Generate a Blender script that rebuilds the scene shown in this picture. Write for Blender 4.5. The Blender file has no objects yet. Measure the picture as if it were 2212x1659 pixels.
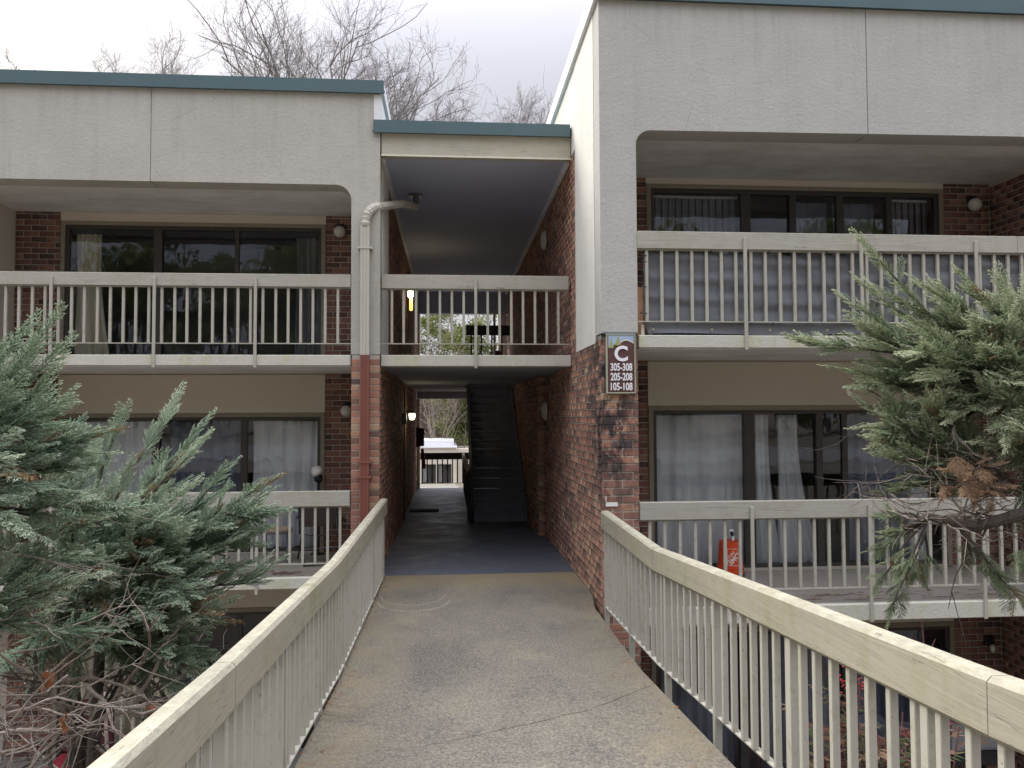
import bpy, math, random
import numpy as np
from mathutils import Vector, Matrix, Euler
random.seed(7); RNG = np.random.default_rng(7)
R = math.radians
S = bpy.context.scene
COL = S.collection

# ------------------------------------------------------------------ camera, world, sun, exposure
EYE = Vector((0, 0, 1.92))
cam = bpy.data.cameras.new('camera'); cam_o = bpy.data.objects.new('camera', cam); COL.objects.link(cam_o)
cam.sensor_width = 36; cam.lens = 36 * 1700 / 2212; cam.clip_start = .05; cam.clip_end = 900
yaw, pitch, roll = R(4.61), R(2.22), R(.25)
w = Vector((math.sin(yaw) * math.cos(pitch), math.cos(yaw) * math.cos(pitch), math.sin(pitch)))
r0 = Vector((math.cos(yaw), -math.sin(yaw), 0)); u0 = r0.cross(w)
rr = math.cos(roll) * r0 - math.sin(roll) * u0; uu = math.sin(roll) * r0 + math.cos(roll) * u0
cam_o.matrix_world = Matrix(((rr.x, uu.x, -w.x, EYE.x), (rr.y, uu.y, -w.y, EYE.y), (rr.z, uu.z, -w.z, EYE.z), (0, 0, 0, 1)))
S.camera = cam_o

SUN_DIR = Vector((-.62, .52, .62)).normalized()          # towards the veiled sun: left and beyond the roofs
sun_el = math.asin(SUN_DIR.z); sun_az = math.atan2(SUN_DIR.x, SUN_DIR.y)
W = bpy.data.worlds.new('World'); S.world = W; W.use_nodes = True
nt = W.node_tree; nt.nodes.clear()
def wn(t, **k):
    n = nt.nodes.new(t)
    for a, b in k.items(): setattr(n, a, b)
    return n
out = wn('ShaderNodeOutputWorld'); bg1 = wn('ShaderNodeBackground'); bg2 = wn('ShaderNodeBackground'); mx = wn('ShaderNodeMixShader')
sky = wn('ShaderNodeTexSky', sky_type='NISHITA', sun_disc=False, sun_elevation=sun_el, sun_rotation=sun_az, dust_density=4.0)
nt.links.new(sky.outputs[0], bg1.inputs[0]); bg1.inputs[1].default_value = .05
tc = wn('ShaderNodeTexCoord'); nrm = wn('ShaderNodeVectorMath', operation='NORMALIZE'); nt.links.new(tc.outputs['Generated'], nrm.inputs[0])
dt = wn('ShaderNodeVectorMath', operation='DOT_PRODUCT'); nt.links.new(nrm.outputs[0], dt.inputs[0]); dt.inputs[1].default_value = Vector((-.68, .66, .32)).normalized()
rp = wn('ShaderNodeValToRGB'); nt.links.new(dt.outputs['Value'], rp.inputs[0])
cr = rp.color_ramp; cr.elements[0].position = .0; cr.elements[0].color = (.258, .258, .288, 1)
cr.elements[1].position = 1; cr.elements[1].color = (.86, .81, .76, 1)
e = cr.elements.new(.8); e.color = (.272, .270, .296, 1); e = cr.elements.new(.93); e.color = (.39, .385, .385, 1)
sp = wn('ShaderNodeSeparateXYZ'); nt.links.new(nrm.outputs[0], sp.inputs[0])
mr = wn('ShaderNodeMapRange'); nt.links.new(sp.outputs['Z'], mr.inputs['Value'])
mr.interpolation_type = 'SMOOTHSTEP'; mr.inputs['From Min'].default_value = .34; mr.inputs['From Max'].default_value = 1; mr.inputs['To Min'].default_value = 1.0; mr.inputs['To Max'].default_value = 6.0
nz = wn('ShaderNodeTexNoise'); nz.inputs['Scale'].default_value = 2.2; nz.inputs['Detail'].default_value = 3; nt.links.new(nrm.outputs[0], nz.inputs['Vector'])
mr2 = wn('ShaderNodeMapRange'); nt.links.new(nz.outputs['Fac'], mr2.inputs['Value']); mr2.inputs['To Min'].default_value = .95; mr2.inputs['To Max'].default_value = 1.05
mm = wn('ShaderNodeMath', operation='MULTIPLY'); nt.links.new(mr.outputs[0], mm.inputs[0]); nt.links.new(mr2.outputs[0], mm.inputs[1])
nt.links.new(rp.outputs[0], bg2.inputs[0]); nt.links.new(mm.outputs[0], bg2.inputs[1])
mx.inputs[0].default_value = .9
nt.links.new(bg1.outputs[0], mx.inputs[1]); nt.links.new(bg2.outputs[0], mx.inputs[2]); nt.links.new(mx.outputs[0], out.inputs[0])

sl = bpy.data.lights.new('sun', 'SUN'); sl.energy = 1.1; sl.angle = R(24); sl.color = (1, .95, .87)
so = bpy.data.objects.new('sun', sl); COL.objects.link(so); so.rotation_euler = SUN_DIR.to_track_quat('Z', 'Y').to_euler()
S.view_settings.view_transform = 'Standard'; S.view_settings.look = 'None'; S.view_settings.gamma = 1
S.view_settings.exposure = 1.4; S.view_settings.use_curve_mapping = False
S.cycles.max_bounces = 8; S.cycles.diffuse_bounces = 5; S.cycles.transparent_max_bounces = 16

# ------------------------------------------------------------------ materials
MATS = {}
class NT:
    def __init__(s, name):
        s.m = bpy.data.materials.new(name); s.m.use_nodes = True; s.t = s.m.node_tree
        s.b = s.t.nodes['Principled BSDF']; s.geo = None; MATS[name] = s.m
        s.pos = s.n('ShaderNodeNewGeometry').outputs['Position']
    def n(s, t, **k):
        x = s.t.nodes.new(t)
        for a, b in k.items(): setattr(x, a, b)
        return x
    def L(s, a, b):
        if hasattr(a, 'is_output'): s.t.links.new(a, b)
        else: b.default_value = a if not isinstance(a, tuple) or len(a) != 3 or b.type != 'RGBA' else (*a, 1)
    def map(s, sc, v=None, rot=(0, 0, 0)):
        m = s.n('ShaderNodeMapping'); s.L(v or s.pos, m.inputs[0]); m.inputs['Scale'].default_value = sc if isinstance(sc, tuple) else (sc,) * 3
        m.inputs['Rotation'].default_value = rot; return m.outputs[0]
    def noise(s, sc, detail=4, rough=.55, v=None, dist=0):
        x = s.n('ShaderNodeTexNoise'); s.L(s.map(sc, v), x.inputs['Vector']); x.inputs['Scale'].default_value = 1
        x.inputs['Detail'].default_value = detail; x.inputs['Roughness'].default_value = rough; x.inputs['Distortion'].default_value = dist
        return x.outputs['Fac']
    def ramp(s, f, *st):
        x = s.n('ShaderNodeValToRGB'); s.L(f, x.inputs[0]); c = x.color_ramp
        for i, (p, col) in enumerate(st):
            e = c.elements[i] if i < 2 else c.elements.new(p)
            e.position = p; e.color = (*col, 1) if isinstance(col, tuple) else (col, col, col, 1)
        return x.outputs[0]
    def mix(s, f, a, b, mode='MIX'):
        x = s.n('ShaderNodeMix', data_type='RGBA', blend_type=mode)
        s.L(f, x.inputs[0]); s.L(a, x.inputs[6]); s.L(b, x.inputs[7]); return x.outputs[2]
    def math(s, op, a, b=0., c=None):
        x = s.n('ShaderNodeMath', operation=op); s.L(a, x.inputs[0]); s.L(b, x.inputs[1])
        if c is not None: s.L(c, x.inputs[2])
        return x.outputs[0]
    def xyz(s, v=None):
        x = s.n('ShaderNodeSeparateXYZ'); s.L(v or s.pos, x.inputs[0]); return x.outputs
    def bump(s, h, st=.4, d=.01, prev=None):
        x = s.n('ShaderNodeBump'); s.L(h, x.inputs['Height']); x.inputs['Strength'].default_value = st; x.inputs['Distance'].default_value = d
        if prev: s.L(prev, x.inputs['Normal'])
        return x.outputs[0]
    def fin(s, col, rough=.8, nrm=None, **k):
        s.L(col, s.b.inputs['Base Color']); s.L(rough, s.b.inputs['Roughness'])
        if nrm: s.L(nrm, s.b.inputs['Normal'])
        for a, b in k.items(): s.L(b, s.b.inputs[a.replace('_', ' ')])
        return s.m

def plain(name, col, rough=.7, var=.15, sc=20, **k):
    t = NT(name); n = t.noise(sc)
    c = t.mix(n, tuple(x * (1 - var) for x in col), tuple(min(1, x * (1 + var)) for x in col))
    return t.fin(c, rough, **k)

def stucco(name, base, dirt=.5):
    t = NT(name)
    big = t.noise(.9, 5, .6); streak = t.noise((5.5, 5.5, .35), 5, .65); fine = t.noise(38, 4, .6)
    c = t.mix(t.ramp(big, (.3, 0.), (.75, 1.)), tuple(x * .93 for x in base), tuple(x * 1.05 for x in base))
    c = t.mix(t.math('MULTIPLY', t.ramp(streak, (.52, 0.), (.78, 1.)), dirt), c, tuple(x * y for x, y in zip(base, (.60, .60, .54))))
    c = t.mix(t.math('MULTIPLY', t.ramp(fine, (.35, 1.), (.6, 0.)), .22), c, tuple(x * .66 for x in base))
    v = t.n('ShaderNodeTexVoronoi', feature='SMOOTH_F1'); t.L(t.map((26, 26, 34)), v.inputs['Vector']); v.inputs['Scale'].default_value = 1
    h = t.math('ADD', t.noise(42, 5, .65, dist=.8), t.math('MULTIPLY', v.outputs['Distance'], .5))
    z = t.xyz()['Z']; top = t.math('MULTIPLY', t.ramp(t.math('MULTIPLY', z, .1), (.53, 0.), (.60, 1.)), t.ramp(t.noise((9, 9, .5), 5, .7), (.5, 0.), (.66, 1.)))
    c = t.mix(t.math('MULTIPLY', top, .2), c, tuple(x * .45 for x in base))
    hair = t.n('ShaderNodeTexVoronoi', feature='DISTANCE_TO_EDGE'); t.L(t.map(.8), hair.inputs['Vector']); hair.inputs['Scale'].default_value = 1
    c = t.mix(t.math('MULTIPLY', t.math('MULTIPLY', t.ramp(hair.outputs['Distance'], (.0, 1.), (.006, 0.)), t.ramp(t.noise(1.1, 2), (.55, 0.), (.62, 1.))), .28), c, tuple(x * .4 for x in base))
    return t.fin(c, .92, t.bump(h, .42, .012, t.bump(t.noise(2.2, 3), .35, .04)))

def painted_wood(name, base, axis, worn=.5):
    t = NT(name); sc = {'x': (1.2, 26, 26), 'y': (26, 1.2, 26), 'z': (26, 26, 1.2)}[axis]
    sc2 = {'x': (3.2, 75, 75), 'y': (75, 3.2, 75), 'z': (75, 75, 3.2)}[axis]
    g = t.noise(sc, 6, .6, dist=1.2); g2 = t.noise(sc2, 5, .7, dist=1.5); pt = t.noise(2.3, 4); sp = t.noise(60, 3)
    c = t.mix(pt, tuple(x * .93 for x in base), tuple(x * 1.05 for x in base))
    c = t.mix(t.math('MULTIPLY', t.ramp(g, (.52, 0.), (.70, 1.)), .45), c, tuple(x * .68 for x in base))
    crack = t.math('MULTIPLY', t.ramp(g2, (.63, 0.), (.67, 1.)), t.ramp(t.noise(1.9, 3), (.42, 0.), (.58, 1.)))
    c = t.mix(t.math('MULTIPLY', crack, .8), c, (.09, .08, .06))
    alg = t.math('MULTIPLY', t.ramp(t.noise((3.1, 3.1, 1.2), 4, .7), (.50, 0.), (.68, 1.)), .5 * worn)
    c = t.mix(alg, c, tuple(x * y for x, y in zip(base, (.66, .72, .42))))
    nrm = t.n('ShaderNodeNewGeometry').outputs['True Normal']; up = t.ramp(t.xyz(nrm)['Z'], (.45, 0.), (.8, 1.))
    wear = t.math('MULTIPLY', up, t.ramp(t.noise(9, 6, .75), (.42, 0.), (.6, 1.)))
    c = t.mix(t.math('MULTIPLY', wear, worn), c, t.mix(sp, (.33, .32, .24), (.50, .47, .35)))
    grime = t.math('MULTIPLY', t.ramp(t.noise((5, 5, 9), 6, .8), (.5, 0.), (.7, 1.)), .38); c = t.mix(grime, c, tuple(x * y for x, y in zip(base, (.62, .60, .55))))
    chip = t.math('MULTIPLY', t.ramp(t.noise(17, 5, .85), (.665, 0.), (.69, 1.)), .75)
    c = t.mix(chip, c, (.2, .18, .14))
    h = t.math('SUBTRACT', t.math('SUBTRACT', t.math('MULTIPLY', g, .5), crack), t.math('MULTIPLY', wear, .4))
    return t.fin(c, .78, t.bump(h, .7, .009))

def slab_paint(name, base):
    t = NT(name); z = t.xyz()
    c = t.mix(t.noise(3), tuple(x * .9 for x in base), base)
    alg = t.math('MULTIPLY', t.ramp(t.noise((4, 4, 1.3), 5, .7), (.50, 0.), (.68, 1.)), .55)
    c = t.mix(alg, c, (.40, .41, .16))
    chip = t.ramp(t.noise(16, 6, .75), (.66, 0.), (.69, 1.)); c = t.mix(t.math('MULTIPLY', chip, .8), c, (.16, .15, .12))
    return t.fin(c, .8, t.bump(t.noise(30, 5), .5, .012))

def soot(t, c):
    # soot and run-off stain on the corner pier: a mark with its own ragged outline
    x = t.xyz()
    near = t.math('MULTIPLY', t.ramp(t.math('ABSOLUTE', t.math('SUBTRACT', x['X'], 1.60)), (.12, 1.), (.40, .15)), t.ramp(t.math('MULTIPLY', t.math('SUBTRACT', x['Y'], 7.4), .5), (.3, 1.), (.75, 0.)))
    near = t.math('MULTIPLY', near, t.ramp(t.math('MULTIPLY', x['Z'], .2), (.12, 0.), (.30, 1.)))
    st = t.ramp(t.noise((7, 5, 4.5), 6, .75), (.42, 0.), (.53, 1.))
    return t.mix(t.math('MULTIPLY', near, t.math('MULTIPLY', st, .93)), c, (.012, .012, .015))
def brick_colour(t, rnd, plum=False):
    c = t.ramp(rnd, (0, (.10, .075, .065)), (.08, (.20, .115, .082)), (.34, (.295, .150, .106)), (.6, (.365, .180, .122)), (.8, (.43, .235, .155)), (1, (.42, .30, .195)))
    c = t.mix(t.ramp(t.noise((18, 18, 40), 5, .7), (.45, 0.), (.75, .8)), c, tuple([.11, .065, .05]), )
    m = t.n('ShaderNodeMix', data_type='RGBA'); t.L(.55, m.inputs[0])
    base = t.ramp(rnd, (0, (.11, .08, .068)), (.08, (.20, .12, .084)), (.34, (.305, .155, .11)), (.6, (.38, .188, .125)), (.8, (.45, .245, .16)), (1, (.43, .31, .20)))
    t.L(c, m.inputs[6]); t.L(base, m.inputs[7]); c = m.outputs[2]
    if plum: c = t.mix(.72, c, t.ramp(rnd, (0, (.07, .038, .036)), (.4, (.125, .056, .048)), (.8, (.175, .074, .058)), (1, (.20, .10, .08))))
    c = soot(t, c); x = t.xyz()
    moss = t.math('MULTIPLY', t.ramp(t.noise((5, 5, 4), 4, .7), (.62, 0.), (.72, 1.)), t.math('MULTIPLY', t.ramp(x['X'], (-.2 + .2, 1.), (.3, 0.)), .4))
    c = t.mix(moss, c, (.13, .14, .06))
    return t.fin(c, .88, t.bump(t.noise(90, 4), .5, .004))
t = NT('brick'); brick_colour(t, t.n('ShaderNodeObjectInfo').outputs['Random'])
t = NT('brick_joined'); a = t.n('ShaderNodeAttribute'); a.attribute_name = 'tone'; brick_colour(t, a.outputs['Fac'])
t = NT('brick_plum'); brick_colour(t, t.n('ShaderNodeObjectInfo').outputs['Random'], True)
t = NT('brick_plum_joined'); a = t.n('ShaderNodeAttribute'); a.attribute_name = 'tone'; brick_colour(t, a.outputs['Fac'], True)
t = NT('mortar'); t.fin(soot(t, t.mix(t.noise(30), (.34, .315, .265), (.50, .465, .395))), .95)
stucco('stucco_right', (.455, .455, .420), .3)
stucco('stucco_left', (.455, .447, .395), .4)
stucco('stucco_side', (.72, .71, .64), .4)
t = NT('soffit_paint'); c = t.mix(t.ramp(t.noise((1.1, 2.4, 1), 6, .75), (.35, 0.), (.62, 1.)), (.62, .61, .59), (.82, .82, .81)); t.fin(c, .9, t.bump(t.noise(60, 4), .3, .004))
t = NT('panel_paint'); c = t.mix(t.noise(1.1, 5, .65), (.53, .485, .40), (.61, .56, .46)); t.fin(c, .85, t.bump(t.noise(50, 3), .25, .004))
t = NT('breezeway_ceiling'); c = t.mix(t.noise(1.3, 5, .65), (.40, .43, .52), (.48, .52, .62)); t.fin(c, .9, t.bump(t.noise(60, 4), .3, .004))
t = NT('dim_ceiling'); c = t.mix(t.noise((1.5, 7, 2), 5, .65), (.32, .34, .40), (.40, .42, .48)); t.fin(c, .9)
painted_wood('rail_wood_x', (.385, .37, .315), 'x', .5)
painted_wood('rail_wood_y', (.318, .298, .222), 'y', .95)
painted_wood('fascia_wood', (.46, .44, .36), 'x', .4)
t = NT('rail_metal'); n = t.noise(12, 5, .7)
c = t.mix(t.noise((3, 3, 2)), (.35, .34, .28), (.43, .415, .35)); c = t.mix(t.math('MULTIPLY', t.ramp(n, (.54, 0.), (.66, 1.)), .5), c, (.27, .26, .18))
c = t.mix(t.math('MULTIPLY', t.ramp(t.noise(45, 4, .7), (.655, 0.), (.68, 1.)), .7), c, (.16, .11, .07)); t.fin(c, .7, t.bump(t.noise(70, 3), .3, .003))
slab_paint('slab_paint', (.54, .53, .46))
plain('coping_teal', (.070, .122, .132), .45, .12, 3, Metallic=.15)
plain('flashing_white', (.72, .73, .74), .5, .05)
plain('dark_rail', (.028, .024, .024), .6, .2)
plain('frame_bronze', (.045, .040, .036), .5, .15)
plain('frame_wood', (.24, .215, .16), .75, .2, 12)
plain('interior', (.20, .20, .22), .95, .1)
plain('stair_paint', (.17, .185, .225), .7, .25, 9)
plain('black_metal', (.012, .012, .014), .4, .1)
plain('grey_metal', (.10, .105, .13), .45, .1)
plain('white_plastic', (.74, .73, .68), .4, .05)
plain('lamp_globe', (.60, .585, .52), .35, .08, 25)
plain('brown_paint', (.19, .062, .045), .6, .14, 6)
plain('spout_paint', (.46, .44, .38), .6, .10, 6)
plain('red_fabric', (.20, .014, .024), .8, .2)
plain('dark_red_fabric', (.075, .010, .022), .85, .2)
plain('plywood', (.42, .24, .13), .8, .15, (3, 3, 22))
plain('board_white', (.66, .62, .52), .7, .1)
plain('mat_black', (.012, .012, .012), .95, .3, 80)
plain('bucket_orange', (.62, .065, .015), .38, .08, 5)
plain('logo_pale', (.78, .62, .56), .5, .05)
plain('seat_tan', (.30, .24, .15), .7, .15, 15)
plain('chair_brown', (.05, .032, .028), .8, .2)
plain('sign_brown', (.095, .042, .036), .75, .3, 18)
plain('sign_trim', (.36, .37, .27), .7, .15, 25)
plain('sign_sky', (.36, .47, .62), .6, .12, 25)
plain('sign_tree', (.32, .36, .14), .7, .15, 30)
plain('sign_white', (.80, .79, .80), .5, .04)
plain('grill_grey', (.16, .165, .17), .4, .1)
plain('berry', (.34, .014, .02), .3, .2, 60)
plain('dead_leaf', (.30, .115, .045), .8, .3, 30)
plain('wood_cut', (.45, .33, .22), .85, .2, 20)
for nm, lo, hi in (('curtain_grey', (.80, .82, .82), (.90, .91, .90)), ('curtain_blue', (.17, .20, .25), (.26, .29, .35)), ('curtain_cream', (.66, .61, .46), (.80, .75, .58)), ('curtain_red', (.06, .012, .02), (.10, .02, .03)), ('blind_vinyl', (.20, .205, .215), (.29, .295, .31))):
    t = NT(nm); t.fin(t.mix(t.noise((9, 9, .8), 4), lo, hi), .95)
def lamp_mat(name, col, st):
    t = NT(name); t.fin((.9, .88, .75), .4); t.b.inputs['Emission Color'].default_value = (*col, 1); t.b.inputs['Emission Strength'].default_value = st
lamp_mat('lamp_lit', (1, .93, .62), 2.2); lamp_mat('amber_glow', (1, .55, .12), .9)

t = NT('glass'); t.t.nodes.remove(t.b); fr = t.n('ShaderNodeFresnel'); fr.inputs['IOR'].default_value = 1.5
tr = t.n('ShaderNodeBsdfTransparent'); tr.inputs[0].default_value = (.93, .94, .95, 1); gl = t.n('ShaderNodeBsdfGlossy'); gl.inputs['Roughness'].default_value = .015
gl.inputs['Color'].default_value = (.9, .93, 1, 1)
bp = t.bump(t.noise((2.2, 2.2, 1.3), 2, .5), .10, .05); t.L(bp, gl.inputs['Normal'])
ms = t.n('ShaderNodeMixShader'); t.L(t.math('MULTIPLY', fr.outputs[0], .85), ms.inputs[0]); t.L(tr.outputs[0], ms.inputs[1]); t.L(gl.outputs[0], ms.inputs[2])
t.L(ms.outputs[0], [n for n in t.t.nodes if n.type == 'OUTPUT_MATERIAL'][0].inputs[0])

# tarp
t = NT('tarp'); c = t.mix(t.noise((2, 2, 12), 4), (.10, .107, .117), (.165, .172, .182)); t.fin(c, .75, t.bump(t.noise((160, 160, 160), 2), .15, .002))

# concrete walkway: aggregate, lichen, crack and an old chalk arc
t = NT('walk_concrete'); x = t.xyz()
v = t.n('ShaderNodeTexVoronoi'); t.L(t.map(110), v.inputs['Vector']); v.inputs['Scale'].default_value = 1
spk = t.ramp(t.noise((60, 46, 50), 5, .8, dist=.3), (.41, (.038, .034, .029)), (.5, (.135, .122, .095)), (.60, (.29, .265, .205)))
big = t.ramp(t.noise((1.3, .9, 1), 5, .7, dist=.5), (.37, (.072, .066, .057)), (.46, (.122, .112, .088)), (.55, (.145, .132, .10)), (.66, (.225, .195, .128)))
c = t.mix(.5, big, spk); c = t.mix(t.ramp(v.outputs['Distance'], (.05, .5), (.35, 0.)), c, (.26, .23, .185))
peb = t.ramp(t.noise(48, 3, .7), (.6, 0.), (.66, 1.)); c = t.mix(t.math('MULTIPLY', peb, .4), c, (.33, .29, .23))
blk = t.math('MULTIPLY', t.ramp(t.noise((26, 20, 1), 6, .75), (.53, 0.), (.60, 1.)), t.ramp(t.noise((1.6, .8, 1), 3, .6), (.46, 0.), (.62, 1.)))
c = t.mix(t.math('MULTIPLY', blk, .8), c, (.07, .066, .062))
edge = t.math('ABSOLUTE', t.math('SUBTRACT', x['X'], .34)); em = t.math('MULTIPLY', t.ramp(edge, (.55, 0.), (1.1, 1.)), t.ramp(t.noise(3, 4, .7), (.35, 0.), (.6, 1.)))
c = t.mix(t.math('MULTIPLY', em, .5), c, (.20, .165, .095))
ln = t.ramp(x['Y'], (0, 0.), (1, 1.))
ends = t.math('MULTIPLY', t.ramp(t.math('SUBTRACT', x['Y'], 8.2), (.5, 0.), (1.0, 1.)), .45); c = t.mix(ends, c, (.24, .185, .09))
wob = t.math('MULTIPLY', t.math('SUBTRACT', t.noise((1.6, .2, 1), 4, .55), .5), .34)
cy_ = t.math('ADD', t.math('MULTIPLY', t.math('POWER', t.math('ADD', x['X'], .9), 2.), .22), 4.30)
dc = t.math('ABSOLUTE', t.math('SUBTRACT', t.math('SUBTRACT', x['Y'], cy_), wob))
ck = t.math('MULTIPLY', t.ramp(dc, (.003, 1.), (.010, 0.)), t.math('MULTIPLY', t.ramp(t.noise((5, 1, 1), 3), (.40, .3), (.55, 1.)), t.ramp(t.math('ADD', x['X'], .6), (.0, .25), (.7, 1.))))
c = t.mix(t.math('MULTIPLY', ck, .85), c, (.035, .03, .026))
def arc(cx, cy, rad, wd):
    d = t.math('SQRT', t.math('ADD', t.math('POWER', t.math('SUBTRACT', x['X'], cx), 2.), t.math('POWER', t.math('MULTIPLY', t.math('SUBTRACT', x['Y'], cy), .8), 2.)))
    return t.math('MULTIPLY', t.ramp(t.math('ABSOLUTE', t.math('SUBTRACT', d, rad)), (wd * .5, 1.), (wd, 0.)), t.ramp(t.math('SUBTRACT', cy + .05, x['Y']), (.0, 0.), (.12, 1.)))
for A in ((-.38, 8.5, .33, .012), (-.36, 8.3, .37, .014)):
    m_ = t.math('MULTIPLY', arc(*A), t.ramp(t.noise(40, 3), (.40, 0.), (.62, .6))); c = t.mix(m_, c, (.40, .385, .31))
h = t.math('SUBTRACT', t.math('ADD', t.noise(75, 5, .7), t.math('MULTIPLY', v.outputs['Distance'], .4)), t.math('MULTIPLY', ck, 2.))
t.fin(c, .9, t.bump(h, .6, .006))
t = NT('deck_paint'); c = t.mix(t.noise((2, 1, 1), 5, .7), (.062, .072, .092), (.10, .112, .135)); c = t.mix(t.ramp(t.noise((2.2, 3, 1), 5, .7), (.52, 0.), (.75, .5)), c, (.12, .125, .135))
t.fin(c, t.ramp(t.noise((2, 2.5, 1), 5, .6), (.35, .38), (.65, .62)), t.bump(t.noise(45, 4), .2, .003))
t = NT('balcony_concrete'); c = t.mix(t.noise(2.5, 5, .7), (.24, .22, .195), (.36, .33, .29)); c = t.mix(t.ramp(t.noise((1.5, 6, 1), 4, .7), (.52, 0.), (.66, .6)), c, (.20, .20, .075))
t.fin(c, .9, t.bump(t.noise(60, 4), .4, .004))
t = NT('soil'); c = t.mix(t.noise(1.5, 6, .7), (.11, .09, .065), (.21, .18, .135)); c = t.mix(t.ramp(t.noise(22, 5, .8), (.55, 0.), (.62, .8)), c, (.17, .10, .055)); t.fin(c, .95, t.bump(t.noise(12, 6, .75), .8, .06))
t = NT('patio_concrete'); c = t.mix(t.noise(1.8, 5, .7), (.19, .18, .165), (.27, .255, .235)); t.fin(c, .9, t.bump(t.noise(50, 4), .3, .004))

def foliage(name, stops, rough=.7):
    t = NT(name); a = t.n('ShaderNodeAttribute'); a.attribute_name = 'tone'
    c = t.ramp(a.outputs['Fac'], *stops); c = t.mix(.15, c, t.mix(t.noise(9, 3), (.3, .3, .3), (1, 1, 1)), 'MULTIPLY')
    m = t.fin(c, rough); t.b.inputs['Specular IOR Level'].default_value = .25
    tl = t.n('ShaderNodeBsdfTranslucent'); t.L(c, tl.inputs[0]); ms = t.n('ShaderNodeMixShader'); ms.inputs[0].default_value = .42
    o = [n for n in t.t.nodes if n.type == 'OUTPUT_MATERIAL'][0]; t.L(t.b.outputs[0], ms.inputs[1]); t.L(tl.outputs[0], ms.inputs[2]); t.L(ms.outputs[0], o.inputs[0])
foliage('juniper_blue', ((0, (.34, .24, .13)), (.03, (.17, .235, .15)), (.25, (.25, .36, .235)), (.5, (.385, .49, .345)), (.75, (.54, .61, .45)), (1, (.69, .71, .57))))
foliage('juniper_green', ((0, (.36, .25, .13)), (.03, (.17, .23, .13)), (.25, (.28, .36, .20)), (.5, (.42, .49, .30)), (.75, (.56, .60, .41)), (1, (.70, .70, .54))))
foliage('juniper_dead', ((0, (.28, .18, .11)), (.5, (.46, .31, .20)), (1, (.60, .45, .30))))
foliage('pine_green', ((0, (.05, .07, .02)), (.5, (.14, .17, .05)), (1, (.26, .29, .10))))
foliage('scrub_brown', ((0, (.10, .075, .06)), (.5, (.19, .15, .12)), (1, (.30, .25, .20))))
foliage('nandina_leaf', ((0, (.15, .045, .035)), (.2, (.15, .07, .045)), (.4, (.10, .11, .05)), (.75, (.065, .11, .05)), (1, (.32, .19, .13))), .35)
def bark(name, a, b):
    t = NT(name); c = t.mix(t.ramp(t.noise((14, 14, 9), 6, .75), (.35, 0.), (.65, 1.)), a, b); t.fin(c, .95, t.bump(t.noise((30, 30, 14), 5, .7), .8, .02))
bark('bark_dark', (.035, .028, .024), (.11, .09, .075)); bark('bark_pale', (.16, .125, .10), (.36, .31, .26)); bark('bark_grey', (.17, .155, .145), (.27, .25, .235)); bark('bark_red', (.13, .05, .05), (.2, .09, .08))

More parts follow.
